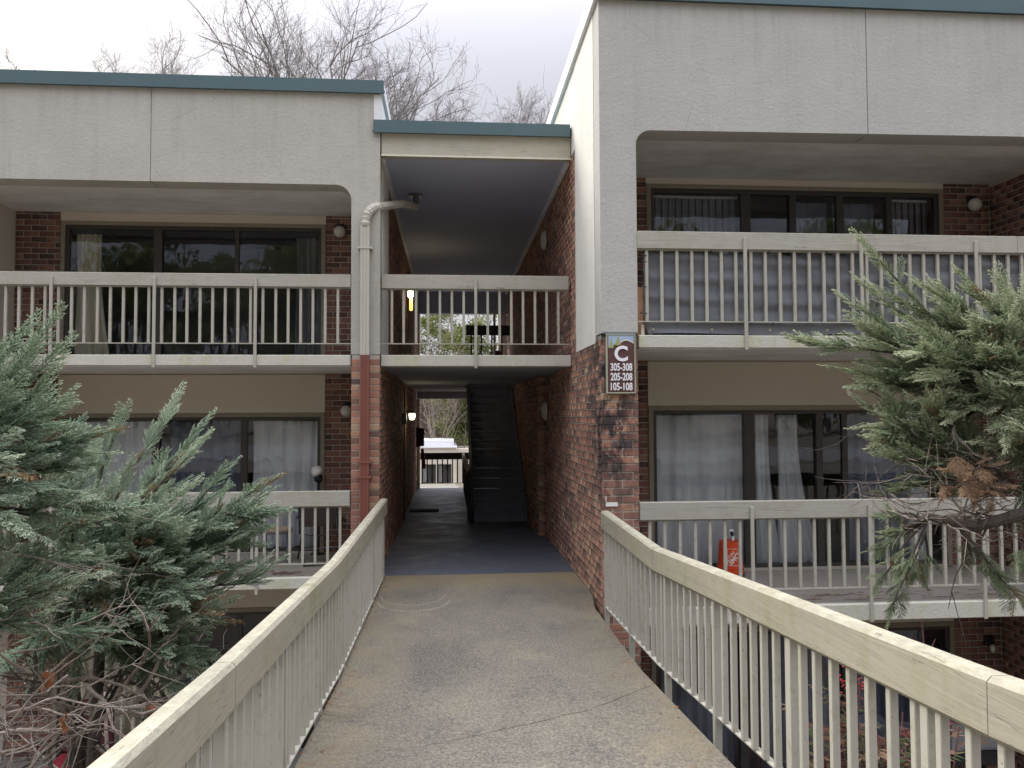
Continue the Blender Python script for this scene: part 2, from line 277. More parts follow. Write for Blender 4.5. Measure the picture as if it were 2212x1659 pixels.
# ------------------------------------------------------------------ mesh helpers
class MB:
    def __init__(s): s.v = []; s.f = []
    def add(s, v, f):
        o = len(s.v); s.v += [tuple(p) for p in v]; s.f += [tuple(i + o for i in q) for q in f]; return s
    def box(s, x0, x1, y0, y1, z0, z1):
        v = [(x, y, z) for z in (z0, z1) for y in (y0, y1) for x in (x0, x1)]
        return s.add(v, [(0, 2, 3, 1), (4, 5, 7, 6), (0, 1, 5, 4), (2, 6, 7, 3), (0, 4, 6, 2), (1, 3, 7, 5)])
    def cbox(s, x0, x1, y0, y1, z0, z1, c=.006):
        vv, ff = chamfer(x1 - x0, y1 - y0, z1 - z0, c); return s.add([(a + (x0 + x1) / 2, b + (y0 + y1) / 2, d + (z0 + z1) / 2) for a, b, d in vv], ff)
    def bar(s, p0, p1, w_, h_, c=.008):
        """beam hung from its top centre line p0-p1, w_ wide, h_ deep, eased edges, plumb ends"""
        p0 = Vector(p0); p1 = Vector(p1); d = (p1 - p0); d.z = 0; d.normalize(); n = Vector((-d.y, d.x, 0)); a = w_ / 2
        pr = [(-a, -c), (-a, -h_ + c), (-a + c, -h_), (a - c, -h_), (a, -h_ + c), (a, -c), (a - c, 0), (-a + c, 0)]
        L = len(pr); v = [p0 + n * q[0] + Vector((0, 0, q[1])) for q in pr] + [p1 + n * q[0] + Vector((0, 0, q[1])) for q in pr]
        f = [(i, (i + 1) % L, (i + 1) % L + L, i + L) for i in range(L)] + [tuple(reversed(range(L))), tuple(range(L, 2 * L))]
        return s.add(v, f)
    def tube(s, pts, rad, n=6, cap=True):
        pts = [Vector(p) for p in pts]; rad = rad if isinstance(rad, (list, tuple)) else [rad] * len(pts)
        o = len(s.v); up = Vector((.13, .31, .94))
        for i, p in enumerate(pts):
            d = (pts[min(i + 1, len(pts) - 1)] - pts[max(i - 1, 0)]).normalized()
            a = d.cross(up)
            if a.length < .05: a = d.cross(Vector((1, 0, 0)))
            a.normalize(); b = d.cross(a)
            for k in range(n):
                t_ = 2 * math.pi * k / n; s.v.append(tuple(p + (a * math.cos(t_) + b * math.sin(t_)) * rad[i]))
        for i in range(len(pts) - 1):
            for k in range(n): s.f.append((o + i * n + k, o + i * n + (k + 1) % n, o + (i + 1) * n + (k + 1) % n, o + (i + 1) * n + k))
        if cap: s.f.append(tuple(o + k for k in reversed(range(n)))); s.f.append(tuple(o + (len(pts) - 1) * n + k for k in range(n)))
        return s
    def lathe(s, c, prof, n=16, axis='z'):
        o = len(s.v); c = Vector(c)
        for r_, h_ in prof:
            for k in range(n):
                t_ = 2 * math.pi * k / n; q = (r_ * math.cos(t_), r_ * math.sin(t_), h_)
                if axis == 'x': q = (q[2], q[0], q[1])
                if axis == 'y': q = (q[0], q[2], q[1])
                s.v.append(tuple(c + Vector(q)))
        m = len(prof)
        for i in range(m - 1):
            for k in range(n): s.f.append((o + i * n + k, o + i * n + (k + 1) % n, o + (i + 1) * n + (k + 1) % n, o + (i + 1) * n + k))
        s.f.append(tuple(o + k for k in reversed(range(n)))); s.f.append(tuple(o + (m - 1) * n + k for k in range(n))); return s
    def prism_y(s, poly, y0, y1):
        n = len(poly); v = [(x, y0, z) for x, z in poly] + [(x, y1, z) for x, z in poly]
        return s.add(v, [tuple(range(n)), tuple(reversed(range(n, 2 * n)))] + [(i, i + n, (i + 1) % n + n, (i + 1) % n) for i in range(n)])
    def mesh(s, name, mat, smooth=False):
        me = bpy.data.meshes.new(name); me.from_pydata(s.v, [], s.f); me.materials.append(MATS[mat])
        if smooth: me.shade_smooth()
        return me
def chamfer(a, b, c_, c):
    a, b, d = a / 2, b / 2, c_ / 2; c = min(c, a * .4, b * .4, d * .4); v = []; idx = {}
    for sx in (-1, 1):
        for sy in (-1, 1):
            for sz in (-1, 1):
                idx[sx, sy, sz] = len(v)
                v += [(sx * a, sy * (b - c), sz * (d - c)), (sx * (a - c), sy * b, sz * (d - c)), (sx * (a - c), sy * (b - c), sz * d)]
    f = []
    def q(l): f.append(tuple(l))
    for sx in (-1, 1):
        l = [idx[sx, -1, -1], idx[sx, 1, -1], idx[sx, 1, 1], idx[sx, -1, 1]]; q(l if sx > 0 else l[::-1])
    for sy in (-1, 1):
        l = [idx[-1, sy, -1] + 1, idx[1, sy, -1] + 1, idx[1, sy, 1] + 1, idx[-1, sy, 1] + 1]; q(l if sy < 0 else l[::-1])
    for sz in (-1, 1):
        l = [idx[-1, -1, sz] + 2, idx[1, -1, sz] + 2, idx[1, 1, sz] + 2, idx[-1, 1, sz] + 2]; q(l if sz > 0 else l[::-1])
    for sx in (-1, 1):
        for sy in (-1, 1):
            l = [idx[sx, sy, -1], idx[sx, sy, -1] + 1, idx[sx, sy, 1] + 1, idx[sx, sy, 1]]; q(l if sx * sy > 0 else l[::-1])
        for sz in (-1, 1):
            l = [idx[sx, -1, sz], idx[sx, 1, sz], idx[sx, 1, sz] + 2, idx[sx, -1, sz] + 2]; q(l if sx * sz > 0 else l[::-1])
    for sy in (-1, 1):
        for sz in (-1, 1):
            l = [idx[-1, sy, sz] + 1, idx[-1, sy, sz] + 2, idx[1, sy, sz] + 2, idx[1, sy, sz] + 1]; q(l if sy * sz < 0 else l[::-1])
    for sx in (-1, 1):
        for sy in (-1, 1):
            for sz in (-1, 1):
                i = idx[sx, sy, sz]; l = [i, i + 1, i + 2]; q(l if sx * sy * sz > 0 else l[::-1])
    return v, f

def props(o, label=None, cat=None, group=None, kind=None):
    if label: o['label'] = label
    if cat: o['category'] = cat
    if group: o['group'] = group
    if kind: o['kind'] = kind
    return o
def thing(name, loc, label, cat, group=None):
    o = bpy.data.objects.new(name, None); COL.objects.link(o); o.location = loc; o.empty_display_size = .2
    return props(o, label, cat, group)
def obj(name, me, mat=None, parent=None, smooth=False, kind=None, label=None):
    if isinstance(me, MB): me = me.mesh(name, mat, smooth)
    o = bpy.data.objects.new(name, me); COL.objects.link(o)
    if parent is not None:
        o.parent = parent
        if parent.type == 'EMPTY': o.matrix_parent_inverse = Matrix.Translation(-Vector(parent.location))
    return props(o, label=label, kind=kind)
def np_mesh(name, V, F, mat, tone=None):
    """triangle mesh from arrays, tone = one float per triangle"""
    me = bpy.data.meshes.new(name); nf = len(F)
    me.vertices.add(len(V)); me.vertices.foreach_set('co', V.astype(np.float32).ravel())
    me.loops.add(nf * 3); me.loops.foreach_set('vertex_index', F.astype(np.int32).ravel())
    me.polygons.add(nf); me.polygons.foreach_set('loop_start', np.arange(0, nf * 3, 3, dtype=np.int32))
    me.update(); me.materials.append(MATS[mat])
    if tone is not None:
        a_ = me.attributes.new('tone', 'FLOAT', 'FACE'); a_.data.foreach_set('value', tone.astype(np.float32))
    return me

# ------------------------------------------------------------------ bricks
CO = .0788; BH = .068; BL = .2; J = .0105; BD = .095
BRICK_ME = {}
def brick_mesh(L, D, along, plum):
    k = (round(L, 3), round(D, 3), along, plum)
    if k not in BRICK_ME:
        mb = MB(); v, f = chamfer(L, D, BH, .004)
        if along == 'y': v = [(b, a, c) for a, b, c in v]; f = [q[::-1] for q in f]
        mb.add(v, f); BRICK_ME[k] = mb.mesh('brick', 'brick_plum' if plum else 'brick')
    return BRICK_ME[k]
def courses(u0, u1, z0, z1, holes=(), zbase=0.):
    """running bond rectangles (u centre, length, z centre)"""
    out_ = []; i0 = math.floor((z0 - zbase) / CO)
    i = i0
    while zbase + (i + 1) * CO <= z1 + .03:
        zb = zbase + i * CO
        if zb < z0 - .02: i += 1; continue
        zc = zb + CO / 2; u = u0 - (0 if i % 2 else (BL + J) / 2)
        while u < u1 - .005:
            a, b = max(u, u0), min(u + BL, u1)
            if u1 - b < .045: b = u1
            if b - a > .03 and not any(h0 < (a + b) / 2 < h1 and k0 < zc < k1 for h0, h1, k0, k1 in holes): out_.append(((a + b) / 2, b - a, zc))
            u = max(u + BL, b) + J
        i += 1
    return out_
class Bricks:
    """collects the bricks of one building; the 300 that show largest become objects, the rest one mesh per wall"""
    def __init__(s): s.l = []
    def face(s, wall, along, fixed, sign, u0, u1, z0, z1, holes=(), weight=1.):
        # along 'x': face plane y = fixed, facing -y; along 'y': plane x = fixed, outward sign*x
        for u, L, z in courses(u0, u1, z0, z1, holes):
            jit = random.uniform(-.0025, .0025); dpt = .05
            if along == 'x': c = Vector((u, fixed + dpt / 2 + jit, z))
            else: c = Vector((fixed - sign * (dpt / 2) + jit, u, z))
            d = c - EYE; dist = d.length; fy = d.dot(w)
            if fy < .3: sz = 0
            else:
                px = 1106 + 1700 * d.dot(rr) / fy; py = 829 - 1700 * d.dot(uu) / fy
                vis = 1 if (-20 < px < 2232 and -20 < py < 1680) else .05
                nrm_ = abs(d.normalized().y) if along == 'x' else abs(d.normalized().x)
                sz = vis * L * nrm_ / dist ** 2 * weight
            s.l.append((sz, wall, along, c, L, dpt))
    def flush(s, nmax=300):
        s.l.sort(key=lambda q: -q[0]); rest = {}
        for i, (sz, wall, along, c, L, D) in enumerate(s.l):
            if i < nmax:
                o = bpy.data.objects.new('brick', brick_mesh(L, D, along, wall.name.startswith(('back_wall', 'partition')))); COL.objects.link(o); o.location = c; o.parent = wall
                o.rotation_euler = (random.uniform(-.008, .008), random.uniform(-.008, .008), random.uniform(-.006, .006))
            else: rest.setdefault(wall.name, (wall, []))[1].append((sz, along, c, L, D))
        for nm, (wall, items) in rest.items():
            Vs, Fs, T = [], [], []; o = 0
            for sz, along, c, L, D in items:
                v, f = chamfer(L, D, BH, .004)
                if along == 'y': v = [(b, a, q) for a, b, q in v]; f = [q[::-1] for q in f]
                Vs.append(np.array(v) + np.array(c)); tri = []
                for q in f:
                    for k in range(1, len(q) - 1): tri.append((q[0] + o, q[k] + o, q[k + 1] + o))
                Fs += tri; T += [random.random()] * len(tri); o += len(v)
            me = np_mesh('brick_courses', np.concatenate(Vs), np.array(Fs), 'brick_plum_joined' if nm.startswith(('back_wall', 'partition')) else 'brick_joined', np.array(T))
            b = bpy.data.objects.new('brick_courses', me); COL.objects.link(b); b.parent = wall; b['kind'] = 'stuff'

# ------------------------------------------------------------------ key dimensions (metres; x right, y along the walk, z up from the breezeway floor)
YR, YL, YM = 7.79, 9.6, 9.72
XL, XR = -.83, 1.53
BR, BLk = 9.5, 11.3                                     # back walls of the recessed balconies
YE = 20.6                                               # far end of the breezeway
GZ = -2.75

# ------------------------------------------------------------------ ground
def hgt(x, y):
    s1 = max(0., min(1., (4.6 - y) / 4.2)); z = GZ + (s1 * s1 * (3 - 2 * s1)) * 3.05
    if y > 23: z -= min(3.0, (y - 23) * .12)
    if abs(x) > 30 or y > 60 or y < -30: z += 0
    return z
gx = [-400, -120, -60, -30, -16] + [x * 1.0 for x in range(-12, 13)] + [16, 30, 60, 120, 400]
gy = [-400, -120, -50, -20, -8, -4, -2] + [y * .5 for y in range(-2, 14)] + [7.6, 10, 14, 18, 22, 26, 32, 40, 52, 80, 140, 400]
mb = MB(); nx = len(gx)
for y in gy:
    for x in gx:
        j = .06 * math.sin(x * 3.1 + y * 2.3) if y < 6 else 0
        mb.v.append((x, y, hgt(x, y) + j))
for j in range(len(gy) - 1):
    for i in range(nx - 1): mb.f.append((j * nx + i, j * nx + i + 1, (j + 1) * nx + i + 1, (j + 1) * nx + i))
obj('ground', mb, 'soil', kind='structure', smooth=True)
obj('patio', MB().box(-9, -.9, 7.0, 11.3, GZ - .02, GZ + .06).box(1.6, 9, 6.6, 9.5, GZ - .02, GZ + .06), 'patio_concrete', kind='structure')

obj('bounce_lot', MB().box(-40, 40, -17, -6, .28, .36), 'patio_concrete', kind='structure')  # unseen concrete sheet behind the camera, added to bounce light onto the fronts

# ------------------------------------------------------------------ walkway bridge and breezeway floor
def fz(y): return 0 if y > 5.9 else (5.9 - y) * .07
ys = [-6, -3, -1, 0, 1, 2, 3, 4, 5, 5.9, 6.6, 7.4, 7.79, 8.4, 9.0, 9.58]
def ex(y):
    if y <= 7.79: return (-.80 if y < 6 else -.80 - .02 * (y - 6) / 1.8, 1.45)
    return (-.82 if y < 9.5 else -.83, 1.535)
mb = MB()
for y in ys:
    a, b = ex(y); z = fz(y)
    mb.v += [(a, y, z - .2), (a, y, z - .012), (a + .012, y, z), (b - .012, y, z), (b, y, z - .012), (b, y, z - .2)]
for i in range(len(ys) - 1):
    for k in range(6): mb.f.append((i * 6 + k, (i + 1) * 6 + k, (i + 1) * 6 + (k + 1) % 6, i * 6 + (k + 1) % 6))
mb.f += [tuple(range(6)), tuple(reversed(range(len(mb.v) - 6, len(mb.v))))]
obj('walkway', mb, 'walk_concrete', kind='structure')
mb = MB().box(XL - .0, XR + .005, 9.58, YE + .3, -.2, .004); obj('breezeway_floor', mb, 'deck_paint', kind='structure')

# ------------------------------------------------------------------ building shells
def arc_pts(cx, cz, r, a0, a1, n=8): return [(cx + r * math.cos(R(a0 + (a1 - a0) * i / n)), cz + r * math.sin(R(a0 + (a1 - a0) * i / n))) for i in range(n + 1)]
def window(block, yb, x0, x1, z0, z1, mull, tag_label=None, thick=.05, ceil=None):
    """sliding door set in a recess back wall: casing, bronze frame with stiles, one pane per bay, dark room behind"""
    f = MB()
    c = .055
    f.box(x0 - c, x1 + c, yb - .03, yb + .06, z1, z1 + c); f.box(x0 - c, x0, yb - .03, yb + .06, z0, z1); f.box(x1, x1 + c, yb - .03, yb + .06, z0, z1)
    obj('door_casing', f, 'frame_wood', block)
    m = MB(); m.box(x0, x1, yb + .0, yb + .08, z1 - .045, z1 - .002).box(x0, x1, yb, yb + .08, z0, z0 + .06)
    m.box(x0, x0 + .045, yb, yb + .08, z0 + .06, z1 - .045).box(x1 - .045, x1, yb, yb + .08, z0 + .06, z1 - .045)
    for q in mull:
        xx, ww = q if isinstance(q, tuple) else (q, .07)
        m.box(xx - ww / 2, xx + ww / 2, yb + .005, yb + .075, z0 + .06, z1 - .045)
    fr_ = obj('sliding_door', m, 'frame_bronze', block, label=tag_label)
    xs = [x0 + .02] + [(q[0] if isinstance(q, tuple) else q) for q in mull] + [x1 - .02]
    for i in range(len(xs) - 1):
        yy = yb + .03 + .02 * (i % 2); obj('pane', MB().box(xs[i] + .005, xs[i + 1] - .005, yy, yy + .005, z0 + .03, z1 - .02), 'glass', fr_)
    zc = ceil or z1 + .35; yr = yb + 3.2
    rm = MB(); v = [(x0 - .3, yb + .14), (x1 + .3, yb + .14), (x1 + .3, yr), (x0 - .3, yr)]
    vv = [(a, b, z0 - .02) for a, b in v] + [(a, b, zc) for a, b in v]
    rm.add(vv, [(0, 1, 2, 3), (4, 7, 6, 5), (1, 5, 6, 2), (2, 6, 7, 3), (3, 7, 4, 0)])
    obj('room_interior', rm, 'interior', block)
    return fr_
def back_wall(x0, x1, z0, z1, yb, holes, t_=.12):
    """boxes filling a back wall around its door openings"""
    m = MB(); xs = sorted({x0, x1, *[h[0] for h in holes], *[h[1] for h in holes]})
    for a, b in zip(xs, xs[1:]):
        hs = sorted([(h[2], h[3]) for h in holes if h[0] <= a + 1e-4 and h[1] >= b - 1e-4]); z = z0
        for k0, k1 in hs:
            if k0 > z + .005: m.box(a, b, yb, yb + t_, z, k0)
            z = k1
        if z < z1: m.box(a, b, yb, yb + t_, z, z1)
    return m

# ---- right block
RB = thing('apartment_block', (4.5, 8, GZ), 'larger right-hand apartment block of grey stucco over brick with the letter sign on its corner', 'building')
RX = 9.2
poly = [(XR + .0, 6.16), (XR, 2.735), (1.905, 2.735), (1.905, 4.66)] + arc_pts(2.055, 4.665, .15, 180, 90)[1:] + [(RX, 4.87), (RX, 6.16)]
# straight joint groove at x = 4.372 splits the beam in two panels
pa = [(XR, 6.16), (XR, 2.735), (1.905, 2.735), (1.905, 4.66)] + arc_pts(2.055, 4.665, .15, 180, 90)[1:] + [(4.367, 4.834), (4.367, 6.16)]
pb = [(4.377, 6.16), (4.377, 4.834), (RX, 4.87), (RX, 6.16)]
obj('stucco_wall', MB().prism_y(pa[::-1], YR, YR + .3), 'stucco_right', RB)
obj('stucco_wall', MB().prism_y(pb[::-1], YR, YR + .3), 'stucco_right', RB)
obj('wall_backing', MB().box(4.3, 4.45, YR + .012, YR + .29, 4.85, 6.15), 'mortar', RB)
obj('side_wall', MB().box(XR - .004, XR + .3, YR + .31, 9.32, 2.66, 6.16).box(XR + .001, XR + .3, 9.32, 21, 5.14, 6.16), 'stucco_side', RB)
obj('upper_body', MB().box(XR + .31, RX, YR + .32, 21, 5.0, 6.15), 'stucco_right', RB)
m = MB().box(XR - .045, RX + .05, YR - .045, YR + .02, 6.165, 6.42).box(XR - .06, RX + .06, YR - .058, YR - .045, 6.15, 6.185); obj('coping', m, 'coping_teal', RB)
m = MB().box(XR - .045, XR + .02, YR + .02, 21.1, 6.165, 6.36); obj('side_coping', m, 'flashing_white', RB)
obj('soffit', MB().box(1.905, 6.93, YR + .3, BR + .02, 4.85, 4.90).box(6.93, RX, YR + .3, BR, 4.85, 4.9), 'soffit_paint', RB)
obj('roof', MB().box(XR + .02, RX, YR + .05, 21, 6.16, 6.2), 'coping_teal', RB)
# core walls carrying the bricks
wallR = obj('brick_wall', MB().box(XR + .006, 1.895, YR + .006, 9.4, -2.75, 2.72).box(XR + .006, 1.8, 9.4, YE, -2.75, 5.13), 'mortar', RB)
jamb = obj('inner_pier', MB().box(1.425, XR + .01, 12.45, YE, .005, 2.52), 'mortar', RB)
holesR = [(2.50, 6.25, .02, 1.96), (2.50, 6.25, 2.73, 4.72), (2.50, 6.25, GZ, -.75)]
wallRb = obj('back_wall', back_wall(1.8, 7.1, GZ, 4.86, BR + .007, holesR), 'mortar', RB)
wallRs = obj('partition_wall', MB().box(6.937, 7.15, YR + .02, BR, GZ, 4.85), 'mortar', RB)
BK = Bricks()
BK.face(wallR, 'x', YR, 1, XR + .001, 1.90, -2.74, 2.70, weight=2)
BK.face(wallR, 'y', XR, -1, YR + .052, 9.4, -.35, 2.66, weight=1.2)
BK.face(wallR, 'y', XR, -1, 9.41, YE - .02, -.1, 5.12)
BK.face(wallRb, 'x', BR, 1, 1.8, 2.44, 0.0, 4.86); BK.face(wallRb, 'x', BR, 1, 1.8, 2.44, GZ, -.2)
BK.face(wallRb, 'x', BR, 1, 6.31, 6.93, 0.0, 4.86); BK.face(wallRb, 'x', BR, 1, 6.31, 6.93, GZ, -.2)
BK.face(wallRs, 'y', 6.93, -1, YR + .03, BR - .01, GZ, -.2); BK.face(wallRs, 'y', 6.93, -1, YR + .03, BR - .01, 0.0, 2.56); BK.face(wallRs, 'y', 6.93, -1, YR + .03, BR - .01, 2.72, 4.84)
BK.face(jamb, 'x', 12.44, 1, 1.42, XR, .01, 2.5); BK.face(jamb, 'y', 1.415, -1, 12.5, YE - .1, .01, 2.5)
BK.flush(300)
obj('lintel_panel', MB().box(2.44, 6.31, BR - .01, BR + .011, 2.02, 2.56), 'panel_paint', RB)
obj('lintel_panel', MB().box(2.44, 6.31, BR - .01, BR + .011, 4.777, 4.85), 'panel_paint', RB)
obj('lintel_panel', MB().box(2.44, 6.31, BR - .01, BR + .011, -.69, -.2), 'panel_paint', RB)
for z0, z1, nm in ((2.585, 2.715, 0), (-.19, -.02, 1)):
    obj('balcony_slab', MB().cbox(1.91, RX, YR - .02, BR + .0, z0, z1, .008), 'slab_paint', RB)
    obj('balcony_floor', MB().box(1.92, 6.94, YR + .04, BR - .002, z1 - .01, z1 + .004), 'balcony_concrete', RB)
obj('soffit', MB().box(1.92, 6.94, YR + .0, BR - .012, 2.577, 2.583), 'soffit_paint', RB)
window(RB, BR + .012, 2.50, 6.25, 2.73, 4.72, [(3.72, .12), (4.33, .08), (4.95, .09), (5.6, .07)])
window(RB, BR + .012, 2.50, 6.25, .0, 1.96, [(3.72, .14), (4.62, .08), (4.95, .07)])
window(RB, BR + .012, 2.50, 6.25, GZ, -.75, [(3.6, .1), (4.9, .08)])

# ---- left block
LB = thing('apartment_block', (-4.5, 10, GZ), 'smaller left-hand apartment block with cream stucco beam and brown lower downspout on its corner', 'building')
LX = -9.5; zL = 5.85
pr_ = [(XL, zL), (XL, 2.655), (-1.175, 2.655), (-1.175, 4.53)] + arc_pts(-1.365, 4.53, .19, 0, 90)[1:] + [(-3.538, 4.72), (-3.538, zL)]
pl_ = [(-3.548, zL), (-3.548, 4.72), (LX, 4.72), (LX, zL)]
obj('stucco_wall', MB().prism_y(pr_, YL, YL + .3), 'stucco_left', LB)
obj('stucco_wall', MB().prism_y(pl_, YL, YL + .3), 'stucco_left', LB)
obj('wall_backing', MB().box(-3.62, -3.46, YL + .012, YL + .29, 4.74, 5.84), 'mortar', LB)
obj('side_wall', MB().box(XL - .3, XL + .003, YL + .31, 10.95, 2.66, 5.1), 'stucco_side', LB)
obj('side_flashing', MB().box(XL - .3, XL - .002, YL + .31, 21, 5.1, 5.84).box(XL - .001, XL + .012, YL + .05, 12.5, 5.56, 5.83), 'flashing_white', LB)
obj('upper_body', MB().box(LX, XL - .31, YL + .32, 21, 4.95, 5.84), 'stucco_left', LB)
obj('corner_flashing', MB().box(-.905, XL + .014, YL - .008, YL - .001, 5.53, 5.84), 'flashing_white', LB)
obj('coping', MB().box(LX, XL + .045, YL - .045, YL + .02, 5.86, 6.005).box(LX, XL + .058, YL - .058, YL - .045, 5.842, 5.875), 'coping_teal', LB)
obj('side_coping', MB().box(XL - .02, XL + .045, YL + .02, 21.1, 5.86, 5.995), 'flashing_white', LB)
obj('roof', MB().box(LX, XL - .02, YL + .05, 21, 5.85, 5.9), 'coping_teal', LB)
obj('soffit', MB().box(LX, -1.175, YL + .3, BLk + .02, 4.76, 4.80), 'soffit_paint', LB)
wallL = obj('brick_wall', MB().box(-1.165, XL - .006, YL + .006, 11.0, -2.75, 2.65).box(-1.165, XL - .006, 11.0, YE, -2.75, 5.1), 'mortar', LB)
holesL = [(-5.30, -1.80, .02, 1.90), (-5.30, -1.80, 2.68, 4.58), (-5.30, -1.80, GZ, -.8)]
wallLb = obj('back_wall', back_wall(-7.6, -1.1, GZ, 4.78, BLk + .007, holesL), 'mortar', LB)
BK = Bricks()
BK.face(wallL, 'x', YL, 1, -1.17, XL - .001, -2.74, 2.63, weight=2)
BK.face(wallL, 'y', XL, 1, YL + .052, YE - .02, -.1, 2.52); BK.face(wallL, 'y', XL, 1, 10.96, YE - .02, 2.7, 5.08)
BK.face(wallLb, 'x', BLk, 1, -5.96, -5.36, 0, 4.78, weight=1.3); BK.face(wallLb, 'x', BLk, 1, -1.74, -1.17, 0, 4.78, weight=1.3)
BK.face(wallLb, 'x', BLk, 1, -5.96, -5.36, GZ, -.15); BK.face(wallLb, 'x', BLk, 1, -1.74, -1.17, GZ, -.15)
BK.flush(300)
obj('lintel_panel', MB().box(-5.36, -1.74, BLk - .01, BLk + .011, 1.96, 2.49), 'panel_paint', LB)
obj('lintel_panel', MB().box(-5.36, -1.74, BLk - .01, BLk + .011, 4.637, 4.757), 'panel_paint', LB)
obj('lintel_panel', MB().box(-5.36, -1.74, BLk - .01, BLk + .011, -.74, -.15), 'panel_paint', LB)
for z0, z1 in ((2.515, 2.645), (-.135, .0)):
    obj('balcony_slab', MB().cbox(LX, -1.178, YL - .02, BLk, z0, z1, .008), 'slab_paint', LB)
    obj('balcony_floor', MB().box(LX, -1.18, YL + .04, BLk - .002, z1 - .01, z1 + .004), 'balcony_concrete', LB)
obj('soffit', MB().box(LX, -1.18, YL, BLk - .012, 2.507, 2.513), 'soffit_paint', LB)
obj('partition_wall', MB().box(-6.2, -5.965, YL + .31, BLk - .001, 2.65, 4.757).box(-6.2, -5.965, YL + .05, BLk - .001, .005, 2.505), 'panel_paint', LB)
lv = MB()
for k in range(7): lv.box(-5.965, -5.945, 10.3, 10.62, 3.02 + k * .035, 3.04 + k * .035)
obj('vent_louver', lv, 'frame_bronze', LB)
window(LB, BLk + .012, -5.30, -1.80, 2.68, 4.58, [(-4.06, .11), (-2.98, .06)])
window(LB, BLk + .012, -5.30, -1.80, .0, 1.90, [(-4.06, .10), (-2.86, .09)])
window(LB, BLk + .012, -5.30, -1.80, GZ, -.8, [(-4.06, .1), (-2.9, .08)])

# ---- breezeway between the blocks
BW = thing('breezeway', (.35, 9.8, 2.5), 'covered breezeway joining the two blocks with teal edged flat canopy and upper landing', 'breezeway')
obj('coping', MB().box(-.91, XR - .02, YM - .16, YM - .10, 5.375, 5.52).box(-.92, XR - .02, YM - .175, YM - .16, 5.36, 5.39), 'coping_teal', BW)
obj('fascia', MB().cbox(XL + .012, XR - .006, YM - .10, YM + .02, 5.10, 5.38, .006), 'fascia_wood', BW)
obj('drip_edge', MB().box(XL + .012, XR - .006, YM - .115, YM - .101, 5.09, 5.11), 'board_white', BW)
obj('roof', MB().box(XL + .015, XR, YM - .1, YE, 5.4, 5.5), 'coping_teal', BW)
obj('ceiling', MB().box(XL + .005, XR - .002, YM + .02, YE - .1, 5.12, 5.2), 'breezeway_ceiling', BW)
obj('cove_trim', MB().box(XL + .006, XL + .05, YM + .03, YE - .1, 5.07, 5.118).box(XR - .05, XR - .004, YM + .03, YE - .1, 5.07, 5.118), 'soffit_paint', BW)
obj('landing_slab', MB().cbox(XL + .004, XR - .004, YM - .02, YM + .2, 2.515, 2.655, .008), 'slab_paint', BW)
OP0, OP1, OX = 15.4, 18.2, .36
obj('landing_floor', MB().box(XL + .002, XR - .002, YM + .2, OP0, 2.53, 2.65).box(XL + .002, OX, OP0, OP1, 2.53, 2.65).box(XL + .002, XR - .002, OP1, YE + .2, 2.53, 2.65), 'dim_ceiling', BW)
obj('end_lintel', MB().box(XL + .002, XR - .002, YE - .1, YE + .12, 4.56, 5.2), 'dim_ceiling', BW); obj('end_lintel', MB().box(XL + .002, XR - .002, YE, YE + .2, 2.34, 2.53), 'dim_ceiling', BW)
obj('end_pier', MB().box(XL + .002, -.745, YE - .05, YE + .2, .01, 2.33).box(XL + .002, -.745, YE - .05, YE + .2, 2.66, 4.55).box(1.30, XR - .002, YE - .05, YE + .2, 2.66, 4.55).box(1.30, XR - .002, YE - .05, YE + .2, .01, 2.33), 'board_white', BW)
obj('back_partition', MB().box(1.2, 1.5, 18.6, 18.75, .01, 2.5), 'interior', BW)

# ------------------------------------------------------------------ staircase
ST = thing('staircase', (.95, 14.1, 0), 'dark enclosed flight of steps climbing from the breezeway to the upper landing', 'staircase')
n_ = 15; rise = 2.65 / n_; run = .25; sx0, sx1 = .44, 1.36
for i in range(n_):
    y = 14.15 + i * run; z = (i + 1) * rise
    s_ = MB().box(sx0, sx1, y + .012, y + .03, z - rise + .002, z - .036).cbox(sx0, sx1, y - .012, y + run + .012, z - .035, z, .006)
    obj('step', s_, 'stair_paint', ST)
def stringer(x):
    m = MB(); a = (14.05, -.0); b = (14.15 + n_ * run, 2.65)
    v = [(x, 14.02, .01), (x, 14.02, .22), (x, 14.15 + n_ * run, 2.85), (x, 14.15 + n_ * run, 2.5), (x, 14.4, .01)]
    v2 = [(q[0] + .035, q[1], q[2]) for q in v]; n = 5
    return m.add(v + v2, [tuple(range(n)), tuple(reversed(range(n, 2 * n)))] + [(i, i + n, (i + 1) % n + n, (i + 1) % n) for i in range(n)])
obj('stringer', stringer(sx0 - .037), 'stair_paint', ST); obj('stringer', stringer(sx1 + .002), 'stair_paint', ST)
obj('handrail', MB().tube([(sx0 - .02, 14.1, .95), (sx0 - .02, 17.2, 3.1)], .02, 8), 'grey_metal', ST)
for i in range(9): obj('baluster', MB().box(sx0 - .03, sx0 - .01, 14.15 + i * .37, 14.17 + i * .37, .1 + i * .255, .97 + i * .255), 'dark_rail', ST)
obj('newel', MB().box(sx0 - .06, sx0 - .0, 14.02, 14.08, .01, 1.0), 'dark_rail', ST)

